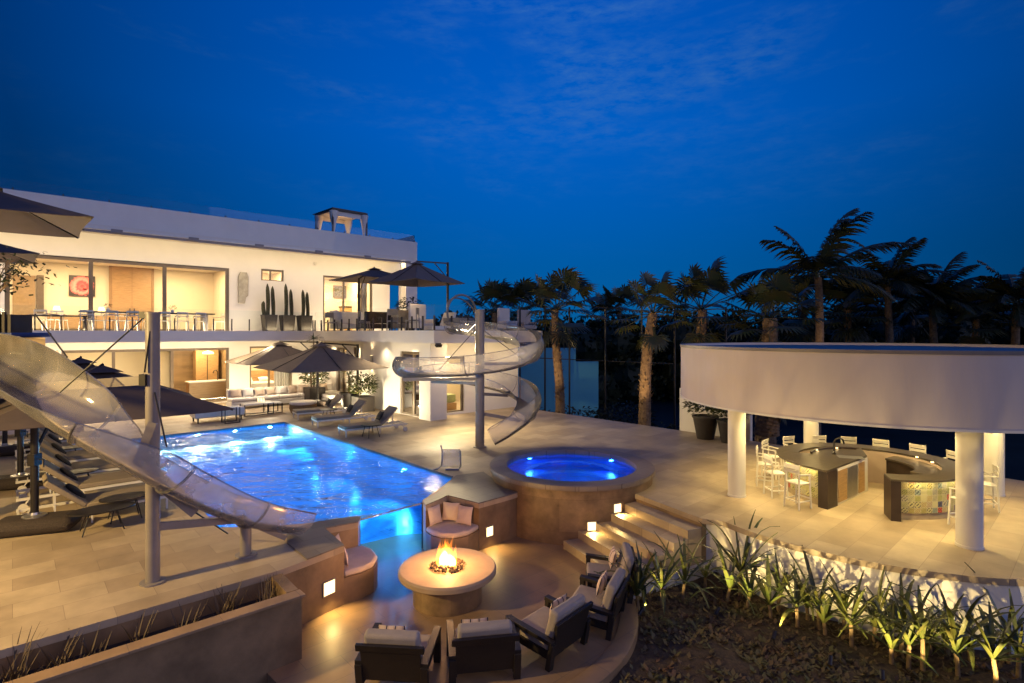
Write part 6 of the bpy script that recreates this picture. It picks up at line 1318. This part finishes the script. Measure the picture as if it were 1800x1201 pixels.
def palm(label,px,by,bz,topx,topy,Y,kind,seed,trunk=.26,fr=22,L_=2.6,wind=.3,upl=None,name='palm_tree'):
    if kind=='fan': L_*=.92
    b=P(px,by,Y); b.z=bz; tpt=P(topx,topy,Y); t=thing(name,label,'palm tree',b,0,'palms behind the pool deck'); rg=random.Random(seed); tp_=tpt-b; m=MB(); N_=26
    pts=[tp_*(i/N_)+Vector((.12*math.sin(i*.16+seed),0,0)) for i in range(N_+1)]; m.tube(pts,[trunk*(1.12-.35*i/N_)*(1+.05*(i%2)) for i in range(N_+1)],12)
    if kind=='fan':
        for i in range(int(tp_.z*26)):
            f=rg.random(); a_=rg.uniform(0,2*PI); q=pts[min(N_-1,int(f*N_))].lerp(pts[min(N_,int(f*N_)+1)],f*N_%1); rr=trunk*(1.08-.3*f); c=q+Vector((rr*math.cos(a_),rr*math.sin(a_),0)); o_=Vector((math.cos(a_),math.sin(a_),.9)).normalized(); s2=Vector((-math.sin(a_),math.cos(a_),0))*.06; m.add([c-s2,c+s2,c+o_*rg.uniform(.10,.22)+s2*.4,c+o_*.15-s2*.4],[(0,1,2,3)])
    m.build('trunk',PALMT,t,smooth=False)
    m=MB()
    if kind=='feather':
        for k in range(fr): frond(m,tp_+Vector((0,0,.1)),k*2.39996+rg.uniform(-.2,.2),1.35-1.45*(k/fr)**.8,L_*rg.uniform(.85,1.1),rg.uniform(.9,1.5),rg,wind=wind,lw=.12,n=40,ll=.55)
        m2=MB(); m2.tube([tp_,tp_+Vector((0,0,.6))],[trunk*.6,trunk*.3],10); m2.build('crownshaft',LEAF,t,smooth=True)
    else:
        for k in range(fr): fan(m,tp_,k*2.39996+rg.uniform(-.3,.3),1.4-1.75*(k/fr)**.9,L_*rg.uniform(.55,.85),rg,wind=wind,n=20,r_=L_*.46)
        for k in range(6): fan(m,tp_-Vector((0,0,.3)),rg.uniform(0,6.3),-1.0,L_*.4,rg,wind=.1,n=12,r_=L_*.35)
    m.build('crown',PALML,t)
    if upl: light('SPOT',(b.x-1.2,b.y-2.6,max(bz,0)+.15),upl*.8,(1,.66,.30),.06,aim=(b.x+.1,b.y,bz+4.2),angle=62,blend=.8,name='palm_uplight')
    return t
palm('windblown fan palm with a lit trunk just right of the terrace',981,730,-.3,979,545,30.5,'fan',1,.24,16,2.9,.6,700)
palm('thick trunked leaning palm lit from below at the deck edge',1128,745,-1.0,1148,552,27.5,'fan',2,.29,15,2.4,.5,1000)
palm('palm with a half lit trunk left of the bar roof, crown blown to the right',1232,750,-1.5,1232,545,29,'fan',3,.30,18,3.0,.6,260)
palm('palm whose lit trunk top shows above the left part of the bar roof',1349,780,-1.0,1349,560,26.5,'fan',4,.42,18,2.6,.5,420)
palm('tallest feather palm rising behind the bar roof with pale ringed trunk',1437,760,-1.5,1437,488,31,'feather',5,.24,15,4.4,.30,900,'royal_palm')
palm('dark palm crown leaning over the roof right of the tallest palm',1560,760,-2,1562,500,38,'feather',6,.26,20,3.6,.5,None)
palm('dark dense palm between the tallest palm and the roof centre',1500,760,-2,1492,545,40,'fan',7,.30,26,3.4,.4,None)
palm('broad dark palm sweeping to the right above the bar roof',1655,760,-2,1640,535,38,'feather',8,.26,22,3.8,.8,None)
palm('dark palm partly cut by the right edge of the picture',1790,760,-2,1785,535,36,'feather',9,.26,22,3.6,.3,None)
palm('slim dark palm in front of the palm cut by the right edge',1718,760,-2,1712,560,38,'fan',10,.24,22,3.0,.4,None)
palm('dark palm behind the mast of the terrace parasol',868,700,-2,868,550,44,'fan',11,.28,22,3.4,.5,None)
palm('dark palm just left of the fan palm beyond the terrace',918,700,-2,915,552,46,'fan',12,.28,22,3.4,.7,None)
palm('dark palm low behind the roof edge right of the lit trunk',1478,760,-2,1410,545,42,'fan',13,.28,22,3.8,.5,None)
palm('small far palm between the two lit trunked palms',1090,700,-2,1090,545,58,'fan',14,.25,18,3.2,.3,None)
palm('small far palm left of the leaning lit palm',1062,700,-2,1060,560,60,'fan',15,.25,18,3.2,.3,None)
palm('dark palm over the middle of the bar roof',1605,760,-2,1600,540,44,'fan',16,.28,22,3.8,.5,None)
planter_p=palm('short shaggy palm trunk standing on the deck beside the rear bar column',1352,772,0,1355,690,23.5,'fan',17,.45,8,1.6,.2,30)
